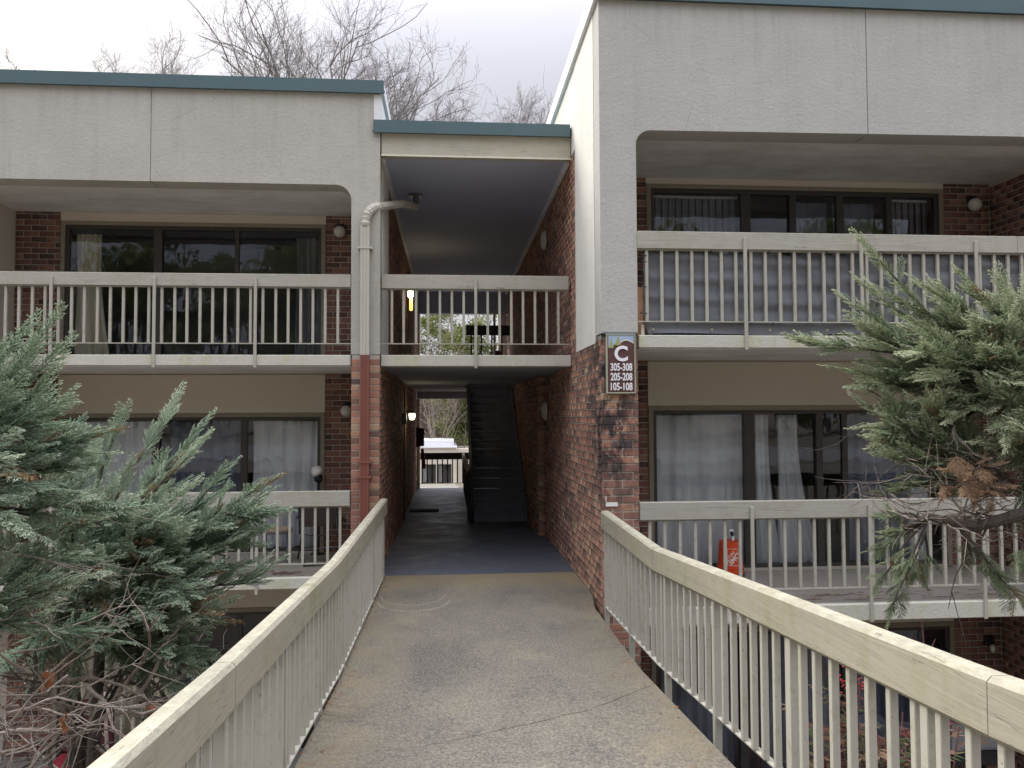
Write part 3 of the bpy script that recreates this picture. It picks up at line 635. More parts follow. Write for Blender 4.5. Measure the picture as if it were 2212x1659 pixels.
# ------------------------------------------------------------------ railings
def rail_x(label, x0, x1, y, ztop, zbeam, zlow, posts, zslab, pitch_=.1445, phase=0., mats=('rail_wood_x', 'rail_metal'), joints=(), group='balcony railings'):
    T = thing('railing', ((x0 + x1) / 2, y, zslab), label, 'railing', group)
    xs = [x0] + list(joints) + [x1]
    for a, b in zip(xs, xs[1:]): obj('top_beam', MB().cbox(a + .001, b - .001, y - .035, y + .045, zbeam, ztop, .006), mats[0], T)
    obj('upper_rail', MB().box(x0, x1, y - .008, y + .022, zbeam - .012, zbeam - .001), mats[1], T)
    obj('bottom_rail', MB().box(x0, x1, y - .012, y + .022, zlow - .012, zlow), mats[1], T)
    x = x0 + phase; k = 0
    while x < x1 - .01:
        if not any(abs(x - p) < .05 for p in posts):
            j = random.uniform(-.003, .003)
            obj('picket', MB().box(x - .015 + j, x + .015 + j, y - .006, y + .020, zlow + .001, zbeam - .013), mats[1], T)
        x += pitch_
    for p in posts: obj('post', MB().cbox(p - .018, p + .018, y - .058, y - .037, zslab - .19, ztop - .055, .004).box(p - .015, p + .015, y - .037, y - .0125, zlow - .01, zlow + .02), mats[1], T)
    return T
PR = .1515
rail_x('long upper railing of the right block with a grey tarp tied behind its pickets', 1.905, 8.9, YR + .02, 3.775, 3.595, 2.862, [3.02, 4.255, 5.505, 6.75, 8.0], 2.755, .1552, .105, joints=(5.98,))
rail_x('peeling lower railing of the right block with an orange bucket behind it', 1.905, 8.9, YR + .02, 1.035, .855, .145, [3.05, 4.285, 5.505, 6.75, 8.0], -.01, .1552, .105)
rail_x('upper railing of the left block in front of dark reflecting doors', -9.4, -1.178, YL + .02, 3.62, 3.465, 2.79, [-7.0, -5.82, -4.64, -3.47, -2.30], 2.68, .1475, .10)
rail_x('lower railing of the left block half hidden by juniper with a stool behind it', -9.4, -1.178, YL + .02, 1.015, .833, .158, [-6.94, -5.77, -4.6, -3.43, -2.262], 0.0, .1475, .138)
rail_x('short railing across the upper landing above the breezeway entrance', XL + .01, XR - .03, YM + .0, 3.645, 3.47, 2.80, [.335], 2.68, .1475, .125)
# far and stair guards
rail_x('dark guard railing at the far open end of the lower breezeway', -.74, 1.3, YE + .1, .93, .765, .14, [], 0, .132, .05, mats=('dark_rail', 'dark_rail'), group='dark breezeway guards')
rail_x('dark guard railing around the stairwell opening on the upper landing', .34, 1.2, OP0 - .1, 3.66, 3.48, 2.80, [], 2.7, .2, .1, mats=('dark_rail', 'dark_rail'), group='dark breezeway guards')
G = thing('railing', (.38, 17, 0), 'side guard with worn pale cap running back beside the stairs', 'railing', 'dark breezeway guards')
obj('top_beam', MB().bar((.375, 14.3, .93), (.375, 20.2, .93), .06, .15), 'frame_wood', G)
obj('post', MB().box(.33, .39, 14.2, 14.26, .01, .9), 'dark_rail', G)
for i in range(24): obj('picket', MB().box(.365, .385, 14.5 + i * .24, 14.52 + i * .24, .02, .78), 'dark_rail', G)

# bridge railings
def bridge_rail(label, pts, pitch_, posts, y0, y1, side, extra=None):
    T = thing('railing', (pts[0][0], (y0 + y1) / 2, 0), label, 'railing', 'railings along the footbridge')
    def at(y):
        for (xa, ya, za), (xb, yb, zb) in zip(pts, pts[1:]):
            if yb <= y <= ya: t_ = (ya - y) / (ya - yb); return xa + (xb - xa) * t_, za + (zb - za) * t_
        return pts[-1][0], pts[-1][2]
    for i, (a, b) in enumerate(zip(pts, pts[1:])):
        d = random.uniform(-.002, .003)
        m = MB(); N = 5; A = Vector(a); B = Vector(b)
        A2 = A + (B - A).normalized() * .002; B2 = B - (B - A).normalized() * .002
        m.bar(A2, B2, .088 + d, .185, .016)
        obj('top_beam', m, 'rail_wood_y', T)
    y = y1
    br_p = [(at(yy)[0], yy, fz(yy) + .035) for yy in (y1, 5.9, y0)]
    for a, b in zip(br_p, br_p[1:]): obj('bottom_rail', MB().bar(a, b, .042, .012, .002), 'rail_metal', T)
    while y > y0:
        x, zt = at(y); zb = fz(y) + .036; s = .016
        if not any(abs(y - p) < .03 for p in posts):
            j = random.uniform(-.003, .003)
            obj('picket', MB().cbox(x - s + j, x + s + j, y - s, y + s, zb, zt - .186, .003), 'rail_metal', T)
        y -= pitch_
    for p in posts:
        x, zt = at(p); obj('post', MB().cbox(x - .022, x + .022, p - .024, p + .02, fz(p) - .19, zt - .187, .003), 'rail_metal', T)
        obj('bracket', MB().box(min(x, x - side * .14), max(x, x - side * .14), p - .012, p + .012, fz(p) - .185, fz(p) - .165), 'rail_metal', T)
    return T
bridge_rail('left footbridge railing with green algae along its weathered cap', [(-.775, 9.55, .925), (-.815, 5.75, .885), (-.83, 3.02, 1.01), (-.84, .3, 1.2)], .145, [9.3, 8.25, 7.2, 6.15, 5.1, 4.05, 3.0, 1.95, .9], .3, 9.5, -1)
bridge_rail('right footbridge railing with cracked cream timber cap', [(1.545, 7.74, .965), (1.59, 5.95, .90), (1.60, 2.2, 1.155), (1.66, .3, 1.3)], .145, [7.7, 6.75, 5.70, 4.65, 3.6, 2.55, 1.5, .5], .3, 7.7, 1)
br_ = thing('bracket', (1.6, YR - .01, 1.02), 'small white metal bracket screwed to the brick pier above the right footbridge railing', 'bracket')
obj('plate', MB().box(1.56, 1.68, YR - .012, YR - .002, 1.0, 1.04), 'white_plastic', br_); obj('hook', MB().tube([(1.57, YR - .01, 1.04), (1.555, YR - .03, 1.07), (1.56, YR - .03, 1.1)], .004, 6), 'white_plastic', br_)

# ------------------------------------------------------------------ curtains and blinds behind the glass
def curtain(label, x0, x1, y, z0, z1, folds, amp, mat, flare=0., group=None, tie=0):
    m = MB(); nx_ = max(24, int(folds * 10)); nz_ = 10; ph = random.uniform(0, 6)
    for k in range(2):
        for j in range(nz_ + 1):
            tz = j / nz_; z = z1 + (z0 - z1) * tz
            for i in range(nx_ + 1):
                t_ = i / nx_; a = amp * 1.6 * (.35 + .65 * abs(math.sin(t_ * 3.1 + ph))) * (.7 + .5 * tz)
                x = x0 + (x1 - x0) * t_ + flare * tz * tz * t_ + .012 * math.sin(tz * 5 + t_ * 9)
                m.v.append((x, y + a * math.sin(t_ * folds * 6.283 + ph + .5 * math.sin(tz * 3 + t_ * 7)) + a * .35 * math.sin(t_ * folds * 15.1 + 2) + k * .003, z + (.012 * math.sin(t_ * 20) if j == nz_ else 0)))
    W_ = nx_ + 1; o2 = W_ * (nz_ + 1)
    for j in range(nz_):
        for i in range(nx_):
            a = j * W_ + i; m.f.append((a, a + 1, a + W_ + 1, a + W_)); m.f.append((o2 + a, o2 + a + W_, o2 + a + W_ + 1, o2 + a + 1))
    o = obj('curtain', m, mat, smooth=True); return props(o, label, 'curtain', group)
def blinds(label, x0, x1, y, z0, z1):
    T = thing('vertical_blind', ((x0 + x1) / 2, y, z1), label, 'blind', 'vertical blinds in the upper right doors')
    obj('head_rail', MB().box(x0, x1, y - .02, y + .02, z1, z1 + .03), 'white_plastic', T)
    x = x0 + .04
    while x < x1:
        a = random.uniform(.25, .5); c_, s_ = math.cos(a) * .045, math.sin(a) * .045
        m = MB(); v = [(x - c_, y - s_), (x, y - .006), (x + c_, y + s_)]
        m.add([(p, q, z0) for p, q in v] + [(p, q + .002, z0) for p, q in v[::-1]] + [(p, q, z1) for p, q in v] + [(p, q + .002, z1) for p, q in v[::-1]], [(i, (i + 1) % 6, (i + 1) % 6 + 6, i + 6) for i in range(6)] + [(5, 4, 3, 2, 1, 0), (6, 7, 8, 9, 10, 11)])
        obj('slat', m, 'blind_vinyl', T); x += .088
yr_, yl_ = BR + .22, BLk + .22
blinds('wide closed vertical blinds at the left end of the upper right doors', 2.53, 3.68, yr_, 2.76, 4.66)
blinds('narrow closed vertical blinds at the right end of the upper right doors', 5.63, 6.22, yr_, 2.76, 4.66)
curtain('dim grey-blue drape behind the middle pane of the upper right doors', 4.48, 4.92, yr_ + .1, 2.76, 4.66, 2, .02, 'curtain_blue')
curtain('dim grey-blue drape beside the narrow blinds of the upper right doors', 5.0, 5.56, yr_ + .1, 2.76, 4.66, 3, .02, 'curtain_blue')
curtain('full pale grey curtain closing the left bay of the lower right doors', 2.54, 3.70, yr_, .03, 1.90, 4, .045, 'curtain_grey')
curtain('gathered pale curtain trailing to the right behind the second bay of the lower right doors', 3.80, 4.02, yr_, .03, 1.90, 3, .05, 'curtain_grey', .12)
curtain('loose pale curtain flaring at its hem behind the second bay of the lower right doors', 4.16, 4.42, yr_, .03, 1.90, 4, .045, 'curtain_grey', .30)
curtain('dark blue-grey curtain in the third bay of the lower right doors', 5.02, 5.85, yr_, .03, 1.90, 4, .04, 'curtain_blue')
curtain('narrow pale curtain at the far right edge of the lower right doors', 5.9, 6.2, yr_, .03, 1.90, 2, .03, 'curtain_grey')
curtain('blue-grey curtain filling the left of the basement doors below the right balcony', 2.6, 3.5, yr_, GZ, -.85, 6, .05, 'curtain_blue')
curtain('dark red curtain between blue-grey ones in the basement doors below the right balcony', 3.52, 3.9, yr_, GZ, -.85, 3, .04, 'curtain_red')
curtain('blue-grey curtain filling the right of the basement doors below the right balcony', 3.95, 6.1, yr_ + .02, GZ, -.85, 13, .05, 'curtain_blue')
curtain('cream curtain flaring at its hem at the left of the upper left doors', -5.24, -4.90, yl_, 2.72, 4.5, 4, .04, 'curtain_cream', .14)
curtain('dim grey curtain at the right end of the upper left doors', -2.2, -1.86, yl_ + .06, 2.72, 4.5, 4, .03, 'blind_vinyl')
curtain('full pale grey curtain closing the right bay of the lower left doors', -2.78, -1.84, yl_, .05, 1.84, 5, .045, 'curtain_grey')
curtain('shaded blue-grey curtain in the middle bay of the lower left doors', -3.98, -2.92, yl_ + .06, .05, 1.84, 5, .04, 'curtain_blue')
curtain('pale curtain behind the juniper in the left bay of the lower left doors', -5.25, -4.12, yl_, .05, 1.84, 6, .05, 'curtain_grey')
curtain('cream curtain in the basement doors below the left balcony', -5.2, -3.75, yl_ - .15, GZ + .02, -.85, 9, .05, 'curtain_cream')

# ------------------------------------------------------------------ lamps
def globe(x, y, z, label, r=.082):
    T = thing('globe_lamp', (x, y, z), label, 'lamp', 'unlit globe lamps on the balcony walls')
    obj('globe', MB().lathe((x, y - .10, z), [(r * math.sin(a), -r * math.cos(a)) for a in [R(8 + 164 * i / 14) for i in range(15)]], 20), 'lamp_globe', T, smooth=True)
    obj('base', MB().cbox(x - .05, x + .05, y - .035, y - .004, z + .02, z + .13, .01), 'black_metal', T)
    obj('neck', MB().tube([(x, y - .03, z + .10), (x, y - .1, z + .10), (x, y - .1, z + .06)], .018, 8), 'black_metal', T)
globe(6.67, BR, 4.56, 'unlit white globe lamp on the shaded brick beside the upper right doors')
globe(-1.535, BLk, 4.515, 'unlit white globe lamp on the brick beside the upper left doors')
globe(-1.435, BLk, 1.98, 'yellowed globe lamp on the brick beside the lower left doors', .078)
T = thing('wall_lamp', (6.75, BR, -.95), 'broken bare lamp fixture on the basement brick under the right balcony', 'lamp')
obj('base', MB().cbox(6.69, 6.81, BR - .05, BR - .005, -1.0, -.88, .01), 'black_metal', T); obj('bulb', MB().lathe((6.75, BR - .09, -1.0), [(.02, -.06), (.035, -.02), (.02, .03)], 10), 'lamp_globe', T, smooth=True)
for z, lb in ((1.98, 'round white disc lamp on the right brick wall of the lower breezeway'), (4.66, 'round white disc lamp on the right brick wall above the upper landing')):
    T = thing('disc_lamp', (1.52, 12.2, z), lb, 'lamp', 'disc lamps on the breezeway wall')
    obj('back_plate', MB().lathe((1.515, 12.2, z), [(.15, -.02), (.15, .0)], 24, 'x'), 'white_plastic', T)
    obj('lens', MB().lathe((1.495, 12.2, z), [(.06, -.05), (.11, -.04), (.138, -.015), (.14, -.001)], 24, 'x'), 'lamp_globe', T, smooth=True)
def jar(x, y, z, label, amber=False):
    T = thing('wall_lamp', (x, y, z), label, 'lamp', 'lit jar lamps on the left breezeway wall')
    obj('jar', MB().lathe((x, y, z), [(.03, -.075), (.05, -.05), (.058, .0), (.058, .05)], 16), 'lamp_lit', T, smooth=True)
    obj('cap', MB().lathe((x, y, z), [(.066, .05), (.066, .075), (.03, .10)], 16), 'black_metal', T); obj('arm', MB().box(XL + .002, x, y - .015, y + .015, z + .075, z + .095), 'black_metal', T)
    if amber: obj('amber_strip', MB().lathe((x + .01, y, z - .22), [(.02, -.1), (.032, -.08), (.032, .12), (.02, .135)], 12), 'amber_glow', T, smooth=True)  # amber strip below the jar, given an emission of its own
jar(-.70, 15.2, 1.90, 'lit jar lamp glowing on the left wall of the lower breezeway')
jar(-.72, 15.0, 4.22, 'lit jar lamp with a glowing amber strip below it on the upper left breezeway wall', True)
for x_, y_, z_, e_ in ((-.60, 15.2, 1.88, 2.5), (-.62, 15.0, 4.2, 2.5)):
    pl = bpy.data.lights.new('lamp_glow', 'POINT'); pl.energy = e_ * .5; pl.color = (1, .85, .55); pl.shadow_soft_size = .05
    po = bpy.data.objects.new('lamp_glow', pl); COL.objects.link(po); po.location = (x_, y_, z_)
obj_c = thing('conduit', (XL + .03, 14.2, 0), 'thin grey electrical conduit running up the left brick wall beside the jar lamp', 'conduit')
obj('pipe', MB().tube([(XL + .03, 14.4, .02), (XL + .03, 14.4, 2.5)], .014, 6), 'grey_metal', obj_c); obj('junction_box', MB().cbox(XL + .004, XL + .07, 14.34, 14.46, 1.75, 1.95, .008), 'grey_metal', obj_c)

# ------------------------------------------------------------------ downspout
T = thing('downspout', (-1.0, YL - .06, GZ), 'cream downspout with corrugated elbow turning brown below the stucco on the left corner column', 'downspout')
yd = YL - .075; xd = -1.0
def spout(z0, z1):
    m = MB(); w2, d2 = .053, .04; pr = [(-w2, -d2), (-.03, -d2), (-.026, -d2 + .006), (-.012, -d2 + .006), (-.008, -d2), (.008, -d2), (.012, -d2 + .006), (.026, -d2 + .006), (.03, -d2), (w2, -d2), (w2, d2), (-w2, d2)]
    n = len(pr); return m.add([(xd + a, yd + b, z0) for a, b in pr] + [(xd + a, yd + b, z1) for a, b in pr], [(i, (i + 1) % n, (i + 1) % n + n, i + n) for i in range(n)] + [tuple(reversed(range(n))), tuple(range(n, 2 * n))])
obj('pipe', spout(2.64, 4.20), 'spout_paint', T); obj('pipe', spout(GZ, 2.638), 'brown_paint', T, label='brown lower length of the downspout')
pts = []; rad = []
P0, P1 = Vector((xd, yd, 4.20)), Vector((-.84, yd + .12, 4.47))
for i in range(15):
    t_ = i / 14; q = P0.lerp(P1, t_); q = P0 * (1 - t_) ** 2 + Vector((xd, yd, 4.42)) * 2 * t_ * (1 - t_) + P1 * t_ ** 2
    pts.append(q); rad.append(.062 if i % 2 else .053)
obj('elbow', MB().tube(pts, rad, 10), 'spout_paint', T)
obj('arm', MB().tube([P1, (-.62, 10.5, 4.74), (-.47, 11.35, 4.93)], .052, 8), 'spout_paint', T)
obj('outlet', MB().tube([(-.47, 11.4, 4.90), (-.47, 11.4, 5.115)], .045, 8).lathe((-.47, 11.4, 5.10), [(.11, -.012), (.11, .012)], 10), 'grey_metal', T)
for z in (3.93, 1.18, 1.36):
    mt = 'spout_paint' if z > 2.6 else 'brown_paint'
    obj('strap', MB().cbox(xd - .085, xd + .085, yd - .046, yd - .040, z - .012, z + .012, .002).box(xd - .085, xd - .055, yd - .04, YL - .001, z - .012, z + .012).box(xd + .055, xd + .085, yd - .04, YL - .001, z - .012, z + .012), mt, T)

# ------------------------------------------------------------------ corner sign
def text_mesh(s_, size, extrude=.003, offset=0., bold=0.):
    cu = bpy.data.curves.new('lettering', 'FONT'); cu.body = s_; cu.size = size; cu.extrude = extrude; cu.offset = offset; cu.align_x = 'CENTER'; cu.align_y = 'CENTER'; cu.resolution_u = 6
    o = bpy.data.objects.new('tmp', cu); COL.objects.link(o); dg = bpy.context.evaluated_depsgraph_get(); dg.update()
    me = bpy.data.meshes.new_from_object(o.evaluated_get(dg)); bpy.data.objects.remove(o); bpy.data.curves.remove(cu)
    v = [tuple(p.co) for p in me.vertices]; f = [tuple(p.vertices) for p in me.polygons]; bpy.data.meshes.remove(me)
    xs = [q[0] for q in v]; ys_ = [q[1] for q in v]
    cx, cy = (min(xs) + max(xs)) / 2, (min(ys_) + max(ys_)) / 2
    return [(a - cx, b - cy, c) for a, b, c in v], f, max(xs) - min(xs), max(ys_) - min(ys_)
SG = thing('address_sign', (1.72, YR - .04, 2.13), 'tall brown sign with a white letter C and unit numbers on the brick corner pier', 'sign')
X0, X1, Z0, Z1, YS = 1.572, 1.866, 2.125, 2.722, YR - .045
def sx(u): return X0 + (X1 - X0) * (u - 255) / 655
def sz(v): return Z1 - (Z1 - Z0) * (v - 225) / 1330
obj('board', MB().cbox(X0 + .004, X1 - .004, YS, YR - .006, Z0 + .004, Z1 - .004, .003), 'sign_brown', SG)
fw = .011
obj('frame', MB().cbox(X0, X0 + fw, YS - .010, YR - .004, Z0, Z1, .003).cbox(X1 - fw, X1, YS - .010, YR - .004, Z0, Z1, .003).cbox(X0 + fw, X1 - fw, YS - .010, YR - .004, Z0, Z0 + fw, .003).cbox(X0 + fw, X1 - fw, YS - .010, YR - .004, Z1 - fw, Z1, .003), 'sign_trim', SG)
hill = [(560, 415), (600, 385), (650, 360), (710, 350), (770, 362), (830, 395), (872, 418)]
sky_p = [(300, 255), (872, 255)] + hill[::-1] + [(440, 460), (400, 500), (300, 520)]
obj('painted_sky', MB().prism_y([(sx(a), sz(b)) for a, b in sky_p][::-1][::-1], YS - .003, YS + .001), 'sign_sky', SG)
band = hill + [(a, b + 26) for a, b in hill[::-1]]
obj('hill_line', MB().prism_y([(sx(a), sz(b)) for a, b in band], YS - .005, YS + .001), 'board_white', SG)
for cx_, top, bot, wd in ((368, 318, 545, 62), (518, 262, 480, 72)):
    tp = [(cx_, top), (cx_ + wd * .35, top + 70), (cx_ + wd * .2, top + 72), (cx_ + wd * .7, top + 135), (cx_ + wd * .45, top + 137), (cx_ + wd, bot - 25), (cx_ + wd * .6, bot - 15), (cx_ + wd * .2, bot), (cx_ - wd, bot), (cx_ - wd * .9, bot - 40), (cx_ - wd * .45, top + 137), (cx_ - wd * .7, top + 135), (cx_ - wd * .2, top + 72), (cx_ - wd * .35, top + 70)]
    obj('painted_tree', MB().prism_y([(sx(a), sz(b)) for a, b in tp], YS - .007, YS + .001), 'sign_tree', SG)
def letters(s_, u, v, wpx, hpx, off, parent, nm='lettering'):
    vv, ff, w_, h_ = text_mesh(s_, .1, .004, off)
    kx = wpx / 655 * (X1 - X0) / w_; kz = hpx / 1330 * (Z1 - Z0) / h_
    m = MB().add([(sx(u) + a * kx, YS - .006 - c, sz(v) + b * kz) for a, b, c in vv], ff); obj(nm, m, 'sign_white', parent)
letters('C', 585, 665, 300, 350, .003, SG)
letters('305-308', 588, 965, 490, 172, .0022, SG); letters('205-208', 588, 1182, 490, 172, .0022, SG); letters('105-108', 590, 1400, 490, 172, .0022, SG)
obj('cap_flashing', MB().cbox(1.54, 1.90, YR - .035, YR - .002, 2.722, 2.745, .004), 'grill_grey', SG)

# ------------------------------------------------------------------ tarp on the upper right railing
T = thing('tarp', (4.5, YR + .06, 2.75), 'creased grey-blue tarp tied behind the pickets of the upper right railing', 'tarp')
x0, x1, nxt, nzt = 1.985, 8.6, 260, 26; m = MB()
for k in range(2):
    for j in range(nzt + 1):
        tz = j / nzt
        for i in range(nxt + 1):
            x = x0 + (x1 - x0) * i / nxt; top = 3.585 - .022 * abs(math.sin((x - x0) * math.pi / .62)) ** 2 - .01 * math.sin(x * 2.1)
            z = top + (2.735 - top) * tz
            f_ = .013 * math.sin(z * 31 + .8 * math.sin(x * 2.3)) + .006 * math.sin(z * 57 + 2 * math.sin(x * 3.1)) + .007 * math.sin(x * 6 + z * 14) + .012 * math.sin(x * 2.7) * (1 - tz)
            f_ += .010 * math.sin((x + z * 1.2) * 17) * max(0, math.sin(x * 1.9)) + .02 * (tz > .86) * (tz - .86) / .14
            z += .008 * math.sin(x * 3.3) * (tz > .9)
            m.v.append((x + (.05 * max(0, tz - .85) / .15 if i == 0 else 0), YR + .062 - f_ * .8 + k * .002, z))
W_ = nxt + 1; o2 = W_ * (nzt + 1)
for j in range(nzt):
    for i in range(nxt):
        a = j * W_ + i; m.f.append((a, a + W_, a + W_ + 1, a + 1)); m.f.append((o2 + a, o2 + a + 1, o2 + a + W_ + 1, o2 + a + W_))
obj('sheet', m, 'tarp', T, smooth=True)
for x in [2.07, 2.68, 3.29, 3.9, 4.5, 5.1, 5.7, 6.3]: obj('grommet', MB().lathe((x, YR + .026, 2.775), [(.006, -.003), (.013, -.002), (.013, .003), (.006, .003)], 12, 'y'), 'seat_tan', T)
for z in (3.53, 3.47, 3.21, 2.94):
    obj('tie_cord', MB().tube([(2.03, YR + .04, z - .01), (1.985, YR + .0, z), (1.95, YR + .005, z + .004), (1.945, YR + .05, z)], .005, 5), 'black_metal', T)
for x in (2.63, 3.25, 3.86, 4.47): obj('tie_cord', MB().tube([(x, YR + .04, 3.57), (x + .03, YR - .0, 3.56), (x + .045, YR + .0, 3.585), (x + .04, YR + .05, 3.58)], .005, 5), 'black_metal', T)
obj('tie_cord', MB().tube([(3.31, YR + .03, 2.87), (3.318, YR - .004, 2.84), (3.31, YR + .01, 2.82)], .005, 5), 'black_metal', T)
p_ = thing('plywood_board', (1.96, YR + .2, 2.72), 'orange-brown plywood offcut standing at the left end of the upper right balcony', 'board')
obj('panel', MB().box(1.915, 1.985, YR + .09, YR + .11, 2.722, 3.22), 'plywood', p_); obj('batten', MB().box(1.955, 1.99, YR + .07, YR + .088, 2.722, 2.83), 'board_white', p_)

# ------------------------------------------------------------------ bucket
bx_, by_, bz_ = 3.345, 9.22, .0
BU = thing('bucket', (bx_, by_, bz_), 'orange plastic bucket turned upside down on the lower right balcony beside the curtain', 'bucket')
obj('shell', MB().lathe((bx_, by_, bz_ + .03), [(.162, .0), (.160, .04), (.152, .045), (.158, .05), (.158, .075), (.150, .08), (.150, .095), (.146, .10), (.128, .36), (.126, .372), (.118, .375), (.116, .362), (.0, .362)], 40), 'bucket_orange', BU, smooth=False)
obj('lid', MB().lathe((bx_, by_, bz_), [(.155, .005), (.168, .010), (.168, .028), (.16, .032)], 36), 'black_metal', BU)
obj('handle', MB().tube([(bx_ + .165 * math.cos(a), by_ + .165 * math.sin(a) - .01, .02 + .0 * a) for a in [R(-170 + 16 * i) for i in range(11)]], .004, 5), 'grey_metal', BU)
def on_bucket(v, cx=.035, cz=.215, ang=0., up=1., push=.001):
    out_ = []
    for a, b, c in v:
        px_ = a * math.cos(ang) - b * math.sin(ang); pz = a * math.sin(ang) + b * math.cos(ang)
        X, Z = px_ + cx, pz + cz; rad_ = .1515 - (Z - .10) * .088 + push + c; th = X / .139 - .14
        out_.append((bx_ + rad_ * math.sin(th), by_ - rad_ * math.cos(th), bz_ + .015 + Z))
    return out_
m = MB(); h_ = .098; wln = .005
for (a0, b0, a1, b1) in ((-h_, -h_, h_, -h_ + wln), (-h_, h_ - wln, h_, h_), (-h_, -h_, -h_ + wln, h_), (h_ - wln, -h_, h_, h_)):
    N = 10; v = []
    for i in range(N + 1):
        t_ = i / N
        if a1 - a0 > b1 - b0: v += [(a0 + (a1 - a0) * t_, b0, .0), (a0 + (a1 - a0) * t_, b1, .0)]
        else: v += [(a0, b0 + (b1 - b0) * t_, .0), (a1, b0 + (b1 - b0) * t_, .0)]
    m.add(on_bucket(v), [(2 * i, 2 * i + 1, 2 * i + 3, 2 * i + 2) for i in range(N)])
for s_, sc_, off, dy in (('HOME', .086, .003, .0), ('THE', .042, .0012, .058), ('DEPOT', .042, .0012, -.058)):
    vv, ff, w_, hh = text_mesh(s_, sc_, .0004, off)
    m.add(on_bucket([(a * .9 + (.0 if s_ == 'HOME' else (-.045 if s_ == 'THE' else .03)), b + dy, c) for a, b, c in vv], ang=R(180 + 42)), ff)
obj('printed_logo', m, 'logo_pale', BU)
tl = thing('hand_trowel', (bx_ + .02, by_, .40), 'small white-handled scraper resting on top of the orange bucket', 'tool')
obj('handle', MB().tube([(bx_ + .02, by_ - .05, .41), (bx_ + .02, by_ - .04, .47)], .016, 8), 'white_plastic', tl)
obj('grip', MB().tube([(bx_ + .02, by_ - .04, .465), (bx_ + .005, by_ - .03, .52)], .017, 8), 'black_metal', tl); obj('blade', MB().box(bx_ - .02, bx_ + .03, by_ - .045, by_ - .02, .515, .545), 'white_plastic', tl)

# ------------------------------------------------------------------ stool, folding chair, shade stand
q = (-2.23, 10.5, .004)
T = thing('stool', q, 'round stool with tan seat and blue-grey tube legs on the lower left balcony', 'stool')
obj('seat', MB().lathe((q[0], q[1], q[2]), [(.185, .425), (.2, .43), (.2, .452), (.19, .458)], 28), 'seat_tan', T)
obj('seat_ring', MB().lathe((q[0], q[1], q[2]), [(.198, .395), (.202, .395), (.202, .428), (.198, .428)], 28), 'grey_metal', T)
for a in (45, 135, 225, 315):
    cx_, cy2 = math.cos(R(a + 12)), math.sin(R(a + 12))
    obj('leg', MB().tube([(q[0] + .14 * cx_, q[1] + .14 * cy2, q[2] + .42), (q[0] + .185 * cx_, q[1] + .185 * cy2, q[2] + .39), (q[0] + .195 * cx_, q[1] + .195 * cy2, q[2])], .0135, 8), 'grey_metal', T)
cq = (-1.68, 10.55, .004)
T = thing('folding_chair', cq, 'folding sling chair with black frame and brown fabric beside the stool', 'chair')
def cp(x, y, z):
    a = R(18); return (cq[0] + x * math.cos(a) - y * math.sin(a), cq[1] + x * math.sin(a) + y * math.cos(a), cq[2] + z)
for s in (-1, 1):
    obj('arm', MB().tube([cp(s * .27, -.26, .545), cp(s * .27, -.22, .57), cp(s * .27, .16, .575)], .017, 8), 'black_metal', T)
    obj('leg', MB().tube([cp(s * .25, -.20, .56), cp(s * .25, -.12, .38), cp(s * .25, .25, .02)], .011, 8), 'black_metal', T)
    obj('leg', MB().tube([cp(s * .235, .14, .57), cp(s * .235, .02, .34), cp(s * .235, -.27, .02)], .011, 8), 'black_metal', T)
    obj('back_post', MB().tube([cp(s * .25, .10, .36), cp(s * .25, .24, .92)], .011, 8), 'black_metal', T)
obj('stretcher', MB().tube([cp(-.24, -.14, .20), cp(.24, -.14, .20)], .009, 8), 'grey_metal', T)
obj('stretcher', MB().tube([cp(-.25, -.27, .015), cp(.25, -.27, .015)], .010, 8), 'black_metal', T)
def sling(p, q_, sag):
    m = MB(); N = 10
    for k in range(2):
        for i in range(N + 1):
            t_ = i / N; d_ = sag * 4 * t_ * (1 - t_)
            for e in (p, q_): m.v.append(cp(-.24 + .48 * t_, e[0] + k * .004, e[1] - d_ - k * .004))
    for i in range(N): m.f.append((2 * i, 2 * i + 2, 2 * i + 3, 2 * i + 1)); b = 2 * (N + 1); m.f.append((b + 2 * i, b + 2 * i + 1, b + 2 * i + 3, b + 2 * i + 2))
    return m
obj('seat', sling((-.20, .40), (.12, .37), .035), 'chair_brown', T); obj('backrest', sling((.13, .45), (.24, .90), .0), 'chair_brown', T)
T = thing('shade_stand', (-1.80, 11.1, .004), 'dark stand with a tilted white shade at the edge of the lower left doors', 'lamp')
obj('pole', MB().tube([(-1.80, 11.12, .02), (-1.80, 11.12, 1.04)], .014, 8), 'black_metal', T); obj('body', MB().lathe((-1.80, 11.12, 1.05), [(.03, -.06), (.06, -.03), (.06, .03), (.03, .05)], 14), 'black_metal', T, smooth=True)
m = MB().lathe((0, 0, 0), [(.085, -.03), (.08, .01), (.06, .05), (.03, .07), (.0, .075)], 18); mt_ = Matrix.Translation((-1.815, 11.08, 1.15)) @ Euler((R(25), R(-35), 0)).to_matrix().to_4x4(); m.v = [tuple(mt_ @ Vector(p)) for p in m.v]
obj('shade', m, 'white_plastic', T, smooth=True); obj('base', MB().lathe((-1.80, 11.12, .004), [(.10, 0), (.10, .015)], 16), 'black_metal', T)

